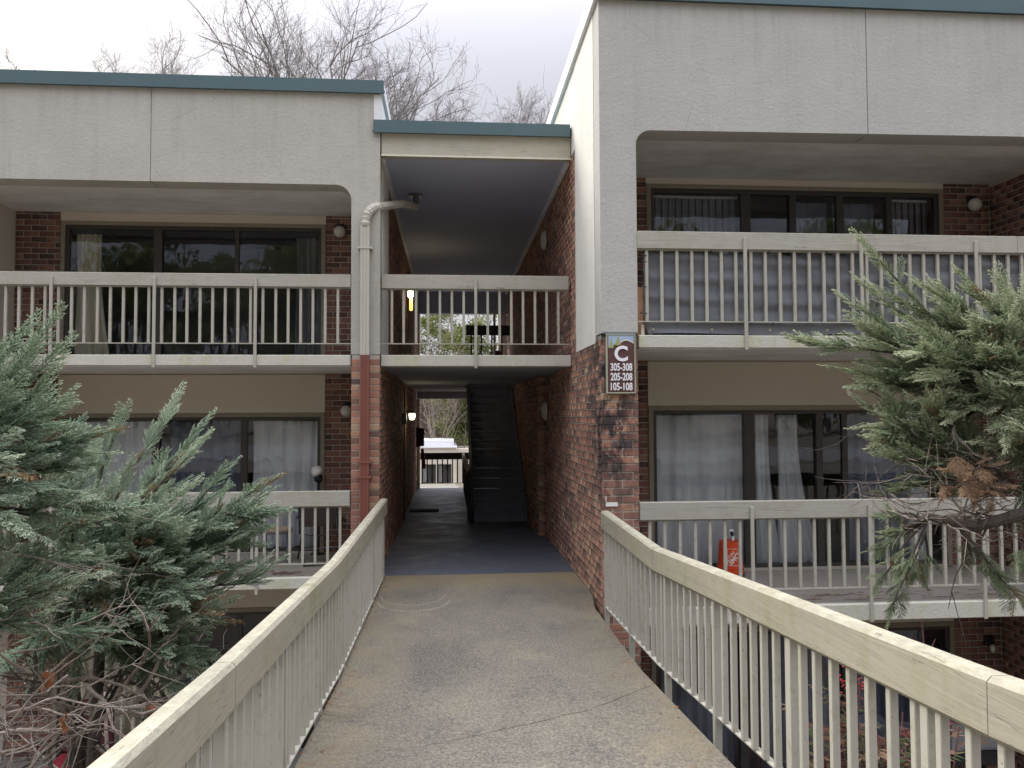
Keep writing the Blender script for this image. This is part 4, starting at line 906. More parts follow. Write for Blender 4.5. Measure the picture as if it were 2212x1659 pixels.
# ------------------------------------------------------------------ breezeway odds and ends
T = thing('door_mat', (-.48, 15.9, .004), 'flat black door mat on the dark floor of the lower breezeway', 'mat'); obj('mat', MB().cbox(-.78, -.20, 15.7, 16.05, .006, .022, .004), 'mat_black', T)
T = thing('pennant', (-.72, 19.5, 1.6), 'dark red square banner on the left wall near the far end of the breezeway', 'banner')
obj('cloth', MB().add([(-.80, 19.5, 1.13), (-.60, 19.46, 1.16), (-.60, 19.46, 1.58), (-.80, 19.5, 1.60), (-.80, 19.51, 1.13), (-.60, 19.47, 1.16), (-.60, 19.47, 1.58), (-.80, 19.51, 1.60)], [(0, 1, 2, 3), (7, 6, 5, 4), (0, 4, 5, 1), (2, 6, 7, 3), (1, 5, 6, 2), (0, 3, 7, 4)]), 'dark_red_fabric', T)
obj('rod', MB().tube([(XL, 19.5, 1.6), (-.59, 19.46, 1.595)], .008, 6), 'black_metal', T)
T = thing('windsock', (-.60, 19.2, 1.1), 'narrow bright red streamer hanging below the dark red banner', 'streamer'); obj('streamer', MB().tube([(-.635, 19.2, 1.11), (-.63, 19.2, .98), (-.60, 19.2, .78), (-.59, 19.2, .62)], [.03, .045, .04, .035], 8), 'red_fabric', T); obj('cord', MB().tube([(-.635, 19.2, 1.10), (-.66, 19.3, 1.58)], .004, 5), 'black_metal', T)
T = thing('hanging_basket', (1.18, 19.3, 3.6), 'red cloth and white post leaning at the far end of the upper landing', 'bundle')
obj('post', MB().cbox(1.10, 1.16, 19.3, 19.36, 2.655, 4.5, .006), 'board_white', T); obj('cloth', MB().lathe((1.22, 19.35, 3.15), [(.05, -.35), (.10, -.1), (.11, .2), (.05, .35)], 12), 'red_fabric', T, smooth=True)

# ------------------------------------------------------------------ patio things
T = thing('barbecue_grill', (6.0, 8.9, GZ + .06), 'grey hooded barbecue grill on a black cart on the patio under the right balcony', 'grill')
m = MB().add([(5.68, 8.65, -1.92), (6.42, 8.65, -1.92), (6.42, 9.15, -1.92), (5.68, 9.15, -1.92), (5.76, 8.75, -1.66), (6.34, 8.75, -1.66), (6.34, 9.1, -1.66), (5.76, 9.1, -1.66)], [(3, 2, 1, 0), (4, 5, 6, 7), (0, 1, 5, 4), (1, 2, 6, 5), (2, 3, 7, 6), (3, 0, 4, 7)])
obj('hood', m, 'grill_grey', T); obj('firebox', MB().cbox(5.7, 6.4, 8.66, 9.14, -2.1, -1.93, .01), 'black_metal', T); obj('handle', MB().tube([(5.8, 8.6, -1.88), (6.3, 8.6, -1.88)], .012, 8), 'grey_metal', T)
obj('side_shelf', MB().cbox(5.3, 5.69, 8.7, 9.1, -2.0, -1.97, .006), 'black_metal', T)
for a in (5.74, 6.36):
    for b in (8.72, 9.08): obj('leg', MB().box(a - .02, a + .02, b - .02, b + .02, GZ + .06, -2.1), 'black_metal', T)
T = thing('garden_chair', (-4.49, 10.1, GZ + .06), 'dark red cushioned garden chair on the patio behind the left juniper', 'chair')
obj('seat', MB().cbox(-4.8, -4.2, 9.85, 10.35, GZ + .40, GZ + .50, .03), 'red_fabric', T); obj('backrest', MB().cbox(-4.8, -4.2, 10.36, 10.46, GZ + .5, GZ + 1.12, .03), 'dark_red_fabric', T)
for a in (-4.76, -4.24):
    for b in (9.9, 10.4): obj('leg', MB().box(a - .02, a + .02, b - .02, b + .02, GZ + .06, GZ + .4), 'black_metal', T)

# ------------------------------------------------------------------ plants
def wander(p0, p1, n, amp, bow=0.):
    p0, p1 = Vector(p0), Vector(p1); L = (p1 - p0).length; out_ = []
    o = [random.uniform(-1, 1) for _ in range(6)]
    for i in range(n + 1):
        t_ = i / n; e = math.sin(t_ * math.pi)
        out_.append(p0.lerp(p1, t_) + Vector((o[0] * math.sin(t_ * 5 + o[1] * 3), o[2] * math.sin(t_ * 4 + o[3] * 3), o[4] * math.sin(t_ * 6 + o[5] * 3))) * amp * L * e + Vector((0, 0, bow * L * e)))
    return out_
def spray_template(seed, wide=1.):
    rg = random.Random(seed); V, F, T = [], [], []
    def twig(p, d, L, r, tone):
        d = d.normalized(); a = d.cross(Vector((.2, .1, 1))).normalized(); b = d.cross(a); o = len(V); q = p + d * L
        bend = b * L * rg.uniform(-.12, .12)
        for k in range(3): t_ = k * 2.094; V.append(p + (a * math.cos(t_) + b * math.sin(t_)) * r)
        mid = p + d * L * .6 + bend
        for k in range(3): t_ = k * 2.094; V.append(mid + (a * math.cos(t_) + b * math.sin(t_)) * r * .85)
        V.append(q)
        for k in range(3):
            k2 = (k + 1) % 3; F.extend([(o + k, o + k2, o + 3 + k2), (o + k, o + 3 + k2, o + 3 + k), (o + 3 + k, o + 3 + k2, o + 6)]); T.extend([tone] * 3)
    ax = Vector((1, 0, 0)); n = 15 if wide == 1 else 20; side = 1
    twig(Vector((0, 0, 0)), ax, 1, .010, .25)
    for i in range(n):
        t_ = .10 + .88 * i / n; side = -side; ang = rg.uniform(.45, .8); el = rg.uniform(-.45, .45)
        d = Vector((math.cos(ang), side * math.sin(ang) * math.cos(el), math.sin(ang) * math.sin(el) + .08)); L = (.50 * wide * (1 - t_) ** .75 + .06) * rg.uniform(.75, 1.2)
        p = ax * t_; twig(p, d, L, .0095, .32); k = max(3, int(L / .04)); s2 = 1
        for j in range(k):
            u = .18 + .8 * j / k; s2 = -s2; a2 = rg.uniform(.4, .75)
            nrm_ = d.cross(Vector((rg.uniform(-.4, .4), rg.uniform(-.4, .4), 1))).normalized()
            d2 = d * math.cos(a2) + nrm_ * s2 * math.sin(a2) + Vector((0, 0, rg.uniform(-.12, .2)))
            twig(p + d * L * u, d2, rg.uniform(.055, .10) * (1.1 - .4 * u), .0095, .45 + .35 * u * t_ + rg.uniform(-.08, .08))
    return np.array([tuple(v) for v in V]), np.array(F), np.array(T)
SPR = [spray_template(s) for s in range(6)]; NARROW = [spray_template(20 + s, .5) for s in range(4)]
def place_sprays(name, items, mat, parent, dead=.03):
    """items: (point, direction, length, tone shift)"""
    Vs, Fs, Ts = [], [], []; o = 0
    for p, d, L, ts in items:
        V, F, T_ = random.choice(NARROW if random.random() < .45 or L > .24 else SPR); d = d.normalized(); a = d.cross(Vector((random.uniform(-.5, .5), random.uniform(-.5, .5), 1))).normalized(); b = d.cross(a)
        M = np.array([d, a, b]); Vs.append((V * L) @ M + np.array(p)); Fs.append(F + o); o += len(V)
        Ts.append(np.zeros(len(T_)) if random.random() < dead else np.clip(T_ + ts, .04, 1))
    return obj(name, np_mesh(name, np.concatenate(Vs), np.concatenate(Fs), mat, np.concatenate(Ts)), parent=parent)
def juniper(label, origin_pts, tips, loc, mat, trunk_paths, nspray=20, extra=2, Ls=(.13, .24), group='junipers beside the footbridge', spz=9):
    T = thing('juniper', loc, label, 'juniper', group); wood = MB(); items = []
    for path, ra, rb in trunk_paths: obj('trunk', MB().tube(path, [ra + (rb - ra) * i / (len(path) - 1) for i in range(len(path))], 9), 'bark_dark', T)
    allb = []
    for tip in tips:
        tip = Vector(tip); o_ = Vector(min(origin_pts, key=lambda q: (Vector(q) - tip).length + random.uniform(0, .35))); spire = tip.z > spz and random.random() < .8; tip = tip - (tip - o_).normalized() * .20
        pts = wander(o_, tip, 9, .06, -.04); allb.append((pts, .6 if spire else 1.)); n = len(pts)
        wood.tube(pts, [.018 * (1 - i / n) + .003 for i in range(n)], 5)
        for _ in range(0 if spire else extra):
            s_ = pts[random.randint(3, 7)]; d = (pts[-1] - pts[0]).normalized(); e = s_ + (d + Vector((random.uniform(-.8, .8), random.uniform(-.8, .8), random.uniform(-.6, .5)))).normalized() * random.uniform(.2, .38); e.z = min(e.z, tip.z + .02)
            pp = wander(s_, e, 5, .08); allb.append((pp, .8)); wood.tube(pp, [.007 * (1 - i / 6) + .002 for i in range(6)], 4)
    for pts, k in allb:
        n = len(pts) - 1; ts = random.uniform(-.16, .10)
        for i in range(int(nspray * k)):
            t_ = 1 - (i / (nspray * k)) ** 1.0 * (.72 if k != .6 else .5); f_ = t_ * n; j = min(int(f_), n - 1); p = pts[j].lerp(pts[j + 1], f_ - j); d = (pts[j + 1] - pts[j]).normalized()
            spread = .12 if i < 2 else .5 if i < nspray * .6 else .8
            dd = (d + Vector((random.uniform(-1, 1), random.uniform(-1, 1), random.uniform(-.35, .95))) * spread).normalized()
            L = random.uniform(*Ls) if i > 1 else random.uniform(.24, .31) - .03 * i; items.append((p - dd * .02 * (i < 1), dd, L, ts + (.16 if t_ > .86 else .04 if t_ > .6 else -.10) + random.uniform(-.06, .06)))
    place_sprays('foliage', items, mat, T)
    obj('branches', wood, 'bark_dark', T)
    return T
LJ = [(-1.56, 5.3, 1.9), (-1.8, 5.5, 2.07), (-1.7, 5.4, 1.73), (-1.03, 5.0, 1.52), (-1.17, 5.0, 1.34), (-1.12, 5.1, 1.42), (-1.2, 4.9, 1.15), (-1.46, 5.0, 1.8), (-1.36, 5.2, 1.59), (-1.47, 4.8, 1.53), (-1.36, 4.8, 0.99), (-1.48, 4.6, 1.34), (-1.61, 4.6, 1.14), (-1.33, 5.0, 0.81), (-1.56, 4.7, 0.88), (-1.85, 4.9, 1.64), (-1.7, 4.7, 1.41), (-1.86, 4.6, 1.53), (-2.08, 4.8, 1.78), (-1.98, 5.0, 1.97), (-1.77, 4.8, 0.62), (-1.58, 5.1, 0.68), (-1.84, 4.5, 1.03), (-1.49, 4.9, 0.42), (-1.85, 4.6, 0.66), (-1.76, 4.9, 0.73), (-1.44, 5.2, 1.06), (-1.83, 5.3, 1.58), (-1.99, 4.4, 1.38)]
LJ += [(-1.39, 5.2, 1.44), (-1.42, 5.0, 1.26), (-1.21, 5.0, 0.97), (-1.49, 4.8, 1.05), (-1.61, 4.6, 1.32), (-1.78, 4.6, 1.27), (-1.68, 5.2, 1.47), (-1.45, 5.0, 0.78), (-1.69, 4.7, 0.99), (-1.86, 4.6, 1.19), (-1.62, 4.8, 0.56), (-1.8, 4.8, 0.44), (-1.98, 4.6, 0.76), (-1.3, 5.3, 1.28), (-1.38, 5.3, 1.1), (-1.52, 5.1, 0.56), (-2.06, 4.5, 0.91), (-2.12, 4.5, 0.67), (-1.84, 4.5, 0.86), (-1.51, 4.7, 0.93), (-1.14, 5.0, 1.2), (-1.78, 5.0, 1.46)]
LJ2 = [(-1.75, 3.7, 2.37), (-1.69, 3.7, 2.25), (-1.8, 3.6, 2.18), (-1.75, 3.8, 2.13), (-1.89, 3.7, 2.34), (-1.76, 3.9, 2.01), (-1.74, 3.6, 1.96), (-1.82, 3.5, 2.04), (-1.75, 4.0, 1.83), (-1.8, 3.7, 1.77), (-1.68, 3.8, 1.6), (-1.66, 4.0, 1.67), (-1.83, 3.6, 1.6), (-1.7, 3.7, 1.4), (-1.81, 3.5, 1.37), (-1.68, 4.0, 1.4), (-1.74, 3.6, 1.22), (-1.85, 3.5, 1.82), (-1.95, 3.6, 2.2), (-1.87, 3.7, 1.1), (-1.66, 3.9, 1.17), (-1.81, 3.4, 1.54)]
RJ = [(2.35, 5.2, 2.41), (2.71, 5.0, 3.07), (2.6, 5.2, 2.21), (2.71, 5.1, 2.84), (2.86, 5.0, 2.7), (3.0, 4.9, 2.8), (3.25, 4.8, 2.82), (3.46, 4.7, 2.77), (3.65, 4.7, 2.72), (2.7, 5.0, 2.51), (2.8, 4.9, 2.35), (2.64, 5.2, 2.72), (2.71, 5.1, 1.99), (2.75, 4.9, 1.9), (2.69, 5.0, 2.2), (2.87, 4.7, 2.48), (2.98, 4.6, 2.29), (3.15, 4.5, 2.45), (3.31, 4.4, 2.28), (2.92, 4.8, 2.01), (3.06, 4.6, 1.98), (3.26, 4.5, 1.95), (2.84, 5.0, 1.65), (2.97, 4.9, 1.59), (3.3, 4.3, 1.89), (3.25, 5.2, 2.79), (3.65, 5.2, 2.8), (3.83, 5.0, 2.52), (3.02, 5.3, 2.12), (3.29, 5.2, 1.76), (2.68, 5.0, 1.77)]
RJ += [(3.55, 4.5, 2.35), (3.6, 4.4, 2.1), (3.5, 4.4, 1.8), (3.45, 4.6, 1.6), (3.35, 4.5, 2.6), (3.1, 4.8, 2.65), (2.95, 4.7, 1.85), (3.2, 4.4, 2.1), (3.65, 4.6, 1.9)]
RLOW = [(2.85, 5.0, 1.04), (2.76, 4.9, 0.85), (2.85, 4.9, 0.68), (2.89, 4.8, 0.93), (2.95, 5.1, 1.24), (3.4, 4.5, 0.81), (3.33, 4.6, 0.93), (3.32, 4.8, 1.01), (3.36, 4.4, 1.03), (3.04, 4.9, 0.88), (2.91, 4.9, 1.15)]
RDEAD = [(2.93, 4.5, 1.49), (3.02, 4.4, 1.58), (3.08, 4.4, 1.44), (2.96, 4.4, 1.68), (3.0, 4.4, 1.5)]
def trunk(pts): return [Vector(p) for p in pts]
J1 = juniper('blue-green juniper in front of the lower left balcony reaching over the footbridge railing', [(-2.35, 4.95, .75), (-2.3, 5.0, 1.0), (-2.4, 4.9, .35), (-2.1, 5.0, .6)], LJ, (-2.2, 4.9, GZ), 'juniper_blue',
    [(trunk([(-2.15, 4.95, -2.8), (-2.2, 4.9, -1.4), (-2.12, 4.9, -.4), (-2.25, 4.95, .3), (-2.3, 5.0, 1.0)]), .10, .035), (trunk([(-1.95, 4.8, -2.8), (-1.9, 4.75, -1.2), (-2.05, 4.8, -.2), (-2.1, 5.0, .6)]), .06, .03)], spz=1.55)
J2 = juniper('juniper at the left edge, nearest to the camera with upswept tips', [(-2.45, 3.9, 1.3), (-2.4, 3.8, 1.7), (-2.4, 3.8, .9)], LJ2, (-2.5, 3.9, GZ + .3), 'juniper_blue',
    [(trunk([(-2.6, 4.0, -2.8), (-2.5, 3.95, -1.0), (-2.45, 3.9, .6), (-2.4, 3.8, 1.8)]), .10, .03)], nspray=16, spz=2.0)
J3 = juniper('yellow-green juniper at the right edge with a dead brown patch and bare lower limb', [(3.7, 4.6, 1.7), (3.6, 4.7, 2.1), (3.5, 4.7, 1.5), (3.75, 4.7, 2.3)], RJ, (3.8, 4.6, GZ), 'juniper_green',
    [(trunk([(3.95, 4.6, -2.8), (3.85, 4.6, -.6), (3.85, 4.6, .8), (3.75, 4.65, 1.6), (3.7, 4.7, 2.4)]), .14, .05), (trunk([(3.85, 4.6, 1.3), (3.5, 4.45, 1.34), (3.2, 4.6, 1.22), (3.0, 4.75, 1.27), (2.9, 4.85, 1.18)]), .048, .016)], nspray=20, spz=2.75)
items = []; wd = MB()
for tip in RLOW:
    o_ = Vector(min([(3.15, 4.65, 1.2), (3.45, 4.45, 1.3), (3.0, 4.75, 1.25)], key=lambda q: (Vector(q) - Vector(tip)).length)); pts = wander(o_, tip, 7, .07); wd.tube(pts, [.009 * (1 - i / 8) + .002 for i in range(8)], 4)
    for i in range(15):
        f_ = 6.99 * (1 - i / 15 * .5); j = int(f_); p = pts[j].lerp(pts[j + 1], f_ - j)
        items.append((p, ((pts[j + 1] - pts[j]).normalized() + Vector((random.uniform(-1, 1), random.uniform(-1, 1), random.uniform(-.9, .8))) * .8), random.uniform(.10, .19), random.uniform(-.2, .05)))
place_sprays('low_foliage', items, 'juniper_green', J3); items = []
for tip in RDEAD:
    o_ = Vector((3.5, 4.7, 1.5)); pts = wander(o_, tip, 7, .1); wd.tube(pts, [.012 * (1 - i / 8) + .002 for i in range(8)], 4)
    for i in range(12):
        f_ = 6.99 * (1 - i / 12 * .55); j = int(f_); p = pts[j].lerp(pts[j + 1], f_ - j)
        items.append((p, Vector((random.uniform(-1, .4), random.uniform(-1, .2), random.uniform(-1.2, .3))), random.uniform(.10, .18), random.uniform(-.3, .3)))
place_sprays('dead_foliage', items, 'juniper_dead', J3, 0)
obj('low_branches', wd, 'bark_dark', J3)
def bare_twigs(parent, n, box_, L, mat, nm='bare_branches', r=.008, up=.1, sub=3, bias=None):
    m = MB()
    for _ in range(n):
        p = Vector([random.uniform(a, b) for a, b in box_]); d = Vector((random.gauss(0, 1), random.gauss(0, .8), random.gauss(up, .45)))
        if bias: d += Vector(bias)
        d.normalize(); e = p + d * random.uniform(*L)
        if p.x < 0: e.x = min(e.x, -1.12)
        else: e.x = max(e.x, 2.0)
        pts = wander(p, e, 7, .09, random.uniform(-.1, .1)); r_ = r * random.uniform(.6, 1.5)
        m.tube(pts, [r_ * (1 - .8 * i / 7) for i in range(8)], 5)
        for k in range(sub):
            s_ = pts[random.randint(1, 6)]; dd = (d + Vector((random.gauss(0, .8), random.gauss(0, .8), random.gauss(0, .7)))).normalized(); q_ = s_ + dd * random.uniform(.12, .4)
            if p.x < 0: q_.x = min(q_.x, -1.0)
            m.tube(wander(s_, q_, 4, .12), [r_ * .45 * (1 - .75 * i / 4) for i in range(5)], 4)
    obj(nm, m, mat, parent, kind='stuff')
bare_twigs(J1, 46, ((-2.6, -1.7), (4.3, 5.2), (-.5, .45)), (.4, 1.0), 'bark_pale', r=.010, bias=(.5, 0, .1))
bare_twigs(J1, 50, ((-2.6, -1.5), (4.4, 5.3), (-.9, .5)), (.35, .9), 'bark_dark', 'dead_branches', r=.013, bias=(.4, 0, .2))
bare_twigs(J2, 34, ((-2.5, -1.9), (3.6, 4.2), (.2, 1.0)), (.3, .7), 'bark_pale', r=.006, bias=(.7, 0, .15))
bare_twigs(J2, 14, ((-2.5, -1.9), (3.6, 4.2), (1.0, 1.8)), (.3, .6), 'bark_pale', 'upper_twigs', r=.004, bias=(.7, 0, .3))
bare_twigs(J3, 60, ((2.85, 3.7), (4.5, 5.0), (1.15, 1.75)), (.2, .5), 'bark_pale', r=.005, bias=(-.2, 0, -.1))
bare_twigs(J3, 30, ((3.0, 3.7), (4.6, 5.1), (1.2, 2.3)), (.3, .7), 'bark_dark', 'dead_branches', r=.007)
obj('dead_limb', MB().tube(wander((-2.5, 4.6, -.35), (-1.45, 4.5, .15), 8, .05), [.035, .033, .03, .028, .026, .022, .02, .016, .012], 8).tube(wander((-2.6, 4.4, -.2), (-1.6, 4.6, -.25), 8, .05), [.03, .03, .03, .028, .026, .026, .025, .02, .02], 8), 'bark_grey', J1)
obj('cut_stub', MB().tube([(-2.0, 4.45, -1.1), (-1.9, 4.4, -.6), (-1.75, 4.35, -.3)], [.09, .085, .075], 10), 'bark_dark', J1)
for i, (px_, py_, pz_) in enumerate(((-1.87, 3.9, .72), (-1.80, 3.9, .52), (-1.62, 4.5, .35))):
    m = MB(); c_ = Vector((px_, py_, pz_))
    for k in range(5):
        a = c_ + Vector((random.uniform(-.02, .02), random.uniform(-.02, .02), -k * .014)); u_ = Vector((random.uniform(-1, 1), random.uniform(-1, 1), .3)).normalized() * .022; v_ = Vector((random.uniform(-.4, .4), random.uniform(-.4, .4), -1)).normalized() * .035
        m.add([a - u_, a + v_ * .5, a + u_, a + v_, a - v_ * .4 + u_ * .2], [(0, 1, 4), (1, 2, 4), (0, 3, 1), (1, 3, 2)])
    o = obj('dead_leaf', m, 'dead_leaf'); props(o, ['curled brown dead leaf caught high in the left juniper twigs', 'larger curled orange-brown leaf hanging in the left juniper twigs', 'brown dead leaf on the pale stick of the left juniper'][i], 'leaf', 'dead leaves caught in the juniper')

# nandina below the right footbridge railing
NA = thing('nandina_shrub', (2.5, 4.1, -2.0), 'red and green nandina shrub with berry clusters behind the right footbridge railing', 'shrub')
stm = MB(); LV, LF, LT = [], [], []
def leaflet(p, d, L, tone):
    d = d.normalized(); s_ = d.cross(Vector((0, 0, 1)))
    if s_.length < .05: s_ = Vector((1, 0, 0))
    s_ = s_.normalized() * L * .15; up_ = s_.cross(d).normalized() * L * .05; o = len(LV); dr = Vector((0, 0, -.12 * L))
    LV.extend([p, p + d * L * .35 + s_, p + d * L * .35 - s_, p + d * L * .4 - up_ * .6, p + d * L * .72 + s_ * .75 + dr * .5, p + d * L * .72 - s_ * .75 + dr * .5, p + d * L + dr])
    for f_ in ((0, 3, 1), (0, 2, 3), (1, 3, 4), (3, 2, 5), (3, 6, 4), (3, 5, 6)): LF.append(tuple(o + i for i in f_)); LT.append(tone)
NAT = [(1.98, 4.2, .30), (2.1, 4.0, .45), (2.25, 3.9, .28), (2.4, 3.9, .12), (2.55, 4.0, .0), (2.2, 4.1, .05), (2.05, 4.0, .0), (2.35, 4.1, -.1), (2.5, 3.8, -.2), (2.15, 3.8, -.2), (2.65, 4.0, -.2), (1.95, 4.0, -.25), (2.35, 3.8, .2), (2.6, 4.2, .15), (2.0, 3.9, -.05)]
NAT += [(random.uniform(1.95, 2.65), random.uniform(3.7, 4.3), random.uniform(-.35, .38)) for _ in range(40)]
for tx, ty, tz in NAT:
    b0 = Vector((2.35 + random.uniform(-.25, .25), 4.15 + random.uniform(-.2, .2), -2.3)); pts = wander(b0, (tx, ty, tz), 7, .03); stm.tube(pts, [.009 * (1 - i / 9) + .002 for i in range(8)], 5)
    for k in range(8):
        p = pts[-1] - (pts[-1] - pts[-3]) * random.uniform(0, 1.0); th = random.uniform(0, 6.28); d = Vector((math.cos(th), math.sin(th), random.uniform(-.1, .5))); e = p + d * random.uniform(.12, .24)
        stm.tube([p, p.lerp(e, .5) + Vector((0, 0, .02)), e], [.003, .002, .0015], 4, False); base = random.random()
        for u in (.35, .55, .75, .95):
            q_ = p.lerp(e, u)
            for s in (-1, 1):
                pr2 = d.cross(Vector((0, 0, 1))).normalized() * s; leaflet(q_, pr2 + d * .7 + Vector((0, 0, random.uniform(-.2, .25))), random.uniform(.055, .09), min(1, max(0, base + random.uniform(-.18, .18))))
        leaflet(e, d, .07, base)
obj('stems', stm, 'bark_red', NA)
obj('leaves', np_mesh('leaves', np.array([tuple(v) for v in LV]), np.array(LF), 'nandina_leaf', np.array(LT)), parent=NA, kind='stuff')
bm = MB()
for cx_, cy2, cz_, n in ((2.02, 4.0, .53, 26), (2.12, 3.98, .50, 26), (2.2, 3.75, -.25, 12)):
    for _ in range(n):
        p = Vector((cx_ + random.gauss(0, .024), cy2 + random.gauss(0, .02), cz_ + random.gauss(0, .032))); bm.lathe(p, [(.004, -.004), (.0056, 0), (.004, .004)], 6); 
bm2 = MB()
for a in ((2.02, 4.0, .45), (2.12, 3.98, .42)): bm2.tube([(2.1, 4.0, .2), a, (a[0], a[1], a[2] + .12)], .003, 4)
obj('berry_stalks', bm2, 'bark_red', NA); obj('berries', bm, 'berry', NA, kind='stuff', smooth=True)
T = thing('sapling', (3.1, 5.0, GZ), 'leafless red-stemmed sapling tip standing up in front of the lower right slab', 'sapling')
obj('stem', MB().tube([(3.2, 5.0, -2.75), (3.15, 5.0, -.6), (3.12, 5.0, .25), (3.10, 5.0, .56)], [.014, .010, .006, .003], 6), 'bark_red', T)
obj('twig', MB().tube([(3.11, 5.0, .34), (3.05, 4.98, .42), (3.02, 4.98, .46)], .003, 5).tube([(3.11, 5.0, .32), (3.16, 5.0, .37), (3.19, 5.0, .43)], .003, 5), 'bark_red', T)

# leaf litter and dry vines on the slabs
m = MB()
for x0_, x1_, y0_, y1_, n in ((2.6, 6.8, YR + .05, YR + .35, 60), (-2.9, -1.25, YL + .06, YL + .5, 40)):
    for _ in range(n):
        p = Vector((random.uniform(x0_, x1_), random.uniform(y0_, y1_), .008)); a = random.uniform(-.5, .5) + (math.pi if random.random() < .5 else 0); e = p + Vector((math.cos(a), math.sin(a) * .5, 0)) * random.uniform(.08, .32)
        e.y = min(max(e.y, y0_), y1_); m.tube(wander(p, e, 4, .12), .0035, 4, False)
m.v = [(a, b, max(c, .006)) for a, b, c in m.v]
o = obj('leaf_litter', m, 'bark_red', kind='stuff'); props(o, 'dry reddish stems and needles littering the balcony slab edges', 'litter')

m = MB()
for _ in range(150):
    y = random.uniform(2.6, 9.3); side = random.random() < .6; xe = (-.79 if side else (1.43 if y < 7.7 else 1.51)); x = xe + (1 if side else -1) * abs(random.gauss(0, .07)); z = fz(y) + .006; a = random.uniform(0, 3.14); L_ = random.uniform(.008, .03)
    if random.random() < .35: m.add([(x, y, z), (x + L_ * math.cos(a), y + L_ * math.sin(a), z + .004), (x + L_ * .6 * math.cos(a + .8), y + L_ * .6 * math.sin(a + .8), z + .01), (x + .002, y, z + .008)], [(0, 1, 2), (0, 2, 3)])
    else: m.tube([(x, y, z), (x + L_ * 2.4 * math.cos(a), y + L_ * 2.4 * math.sin(a), z + .003)], .0013, 3, False)
o = obj('leaf_litter', m, 'dead_leaf', kind='stuff'); props(o, 'dry needles and leaf scraps along the footbridge edges', 'litter')

# ------------------------------------------------------------------ trees beyond
def bare_tree(label, base, fork, crown_c, crown_r, seed, mat='bark_grey', limbs=8, zmin=-9, r0=.3, rmin=.008, group='leafless trees beyond the roofs', lv=4):
    rg = random.Random(seed); T = thing('bare_tree', base, label, 'tree', group)
    F = Vector((base[0] + fork[0], base[1], fork[1])); obj('trunk', MB().tube(wander(base, F, 6, .015), [r0 * (1 - .4 * i / 6) for i in range(7)], 9), mat, T)
    C = Vector(crown_c); CR = Vector(crown_r); m = MB()
    def grow(p, d, L, r, lev):
        n = 5 if lev < 3 else 3; pts = [p]; dd = d.copy()
        for i in range(n):
            dd = (dd + Vector((rg.gauss(0, .2), rg.gauss(0, .2), rg.gauss(.06, .15)))).normalized(); pts.append(pts[-1] + dd * L / n)
        rel = pts[-1] - C; out = math.sqrt((rel.x / CR.x) ** 2 + (rel.y / CR.y) ** 2 + (rel.z / CR.z) ** 2)
        if out > 1.25 and lev > 1: return
        if pts[-1].z > zmin or lev < 2: m.tube(pts, [max(rmin, r * (1 - .55 * i / n)) for i in range(n + 1)], 5 if lev < 2 else 3, False)
        if lev >= lv: return
        k = (6, 5, 4, 3)[min(lev, 3)]
        for j in range(k):
            t_ = .28 + .72 * (j + rg.random() * .6) / k; f_ = min(t_, .999) * n; i = int(f_); q_ = pts[i].lerp(pts[i + 1], f_ - i)
            if q_.z < zmin - 2.5 and lev >= 1: continue
            side = Vector((rg.gauss(0, 1), rg.gauss(0, 1), rg.gauss(.15, .6))).normalized(); a = rg.uniform(.45, .85)
            grow(q_, (dd * math.cos(a) + side * math.sin(a)).normalized(), L * rg.uniform(.42, .62), r * .5, lev + 1)
    for i in range(limbs):
        th = 2 * math.pi * i / limbs + rg.uniform(-.3, .3); rad_ = rg.uniform(.45, .95); tgt = C + Vector((CR.x * rad_ * math.cos(th), CR.y * rad_ * math.sin(th), CR.z * rg.uniform(-.1, .75))); 
        d = (tgt - F); grow(F - Vector((0, 0, rg.uniform(0, .8))), (d.normalized() + Vector((0, 0, .12))).normalized(), d.length * rg.uniform(.75, .95), r0 * rg.uniform(.17, .27), 0)
    obj('crown', m, mat, T)
bare_tree('large spreading leafless tree rising behind the left roof', (-6.3, 38, -4.8), (.3, 14.3), (-6.5, 38, 18.2), (6.8, 4.0, 4.6), 3, limbs=12, zmin=16.4, r0=.30, rmin=.0045)
bare_tree('leafless tree leaning right above the breezeway canopy', (-2.9, 36, -4.8), (.6, 12.2), (-1.4, 36, 15.6), (3.2, 2.6, 3.6), 8, limbs=9, zmin=13.5, r0=.22, rmin=.0045)
bare_tree('small faint leafless tree behind the left roof near the bright sky', (-19.5, 52, -5), (0, 19.5), (-19.3, 52, 23.2), (3.3, 3, 4.2), 12, limbs=8, zmin=21.5, r0=.2, rmin=.006)
bare_tree('low leafless tree top between the large tree and the small faint one', (-14.5, 56, -5), (0, 20), (-14.3, 56, 22.8), (4.0, 3, 2.0), 15, limbs=5, zmin=21, r0=.16, rmin=.006)
bare_tree('small leafless tree top beside the side wall of the right block', (4.8, 50, -5), (0, 16.0), (5.2, 50, 19.6), (3.6, 3, 3.4), 21, limbs=8, zmin=17, r0=.16, rmin=.006)
bare_tree('twig tip of a leafless tree at the far left over the roof', (-33, 56, -5), (0, 20), (-33, 56, 23.5), (3.2, 3, 4.6), 31, limbs=5, zmin=20, r0=.22, rmin=.012)
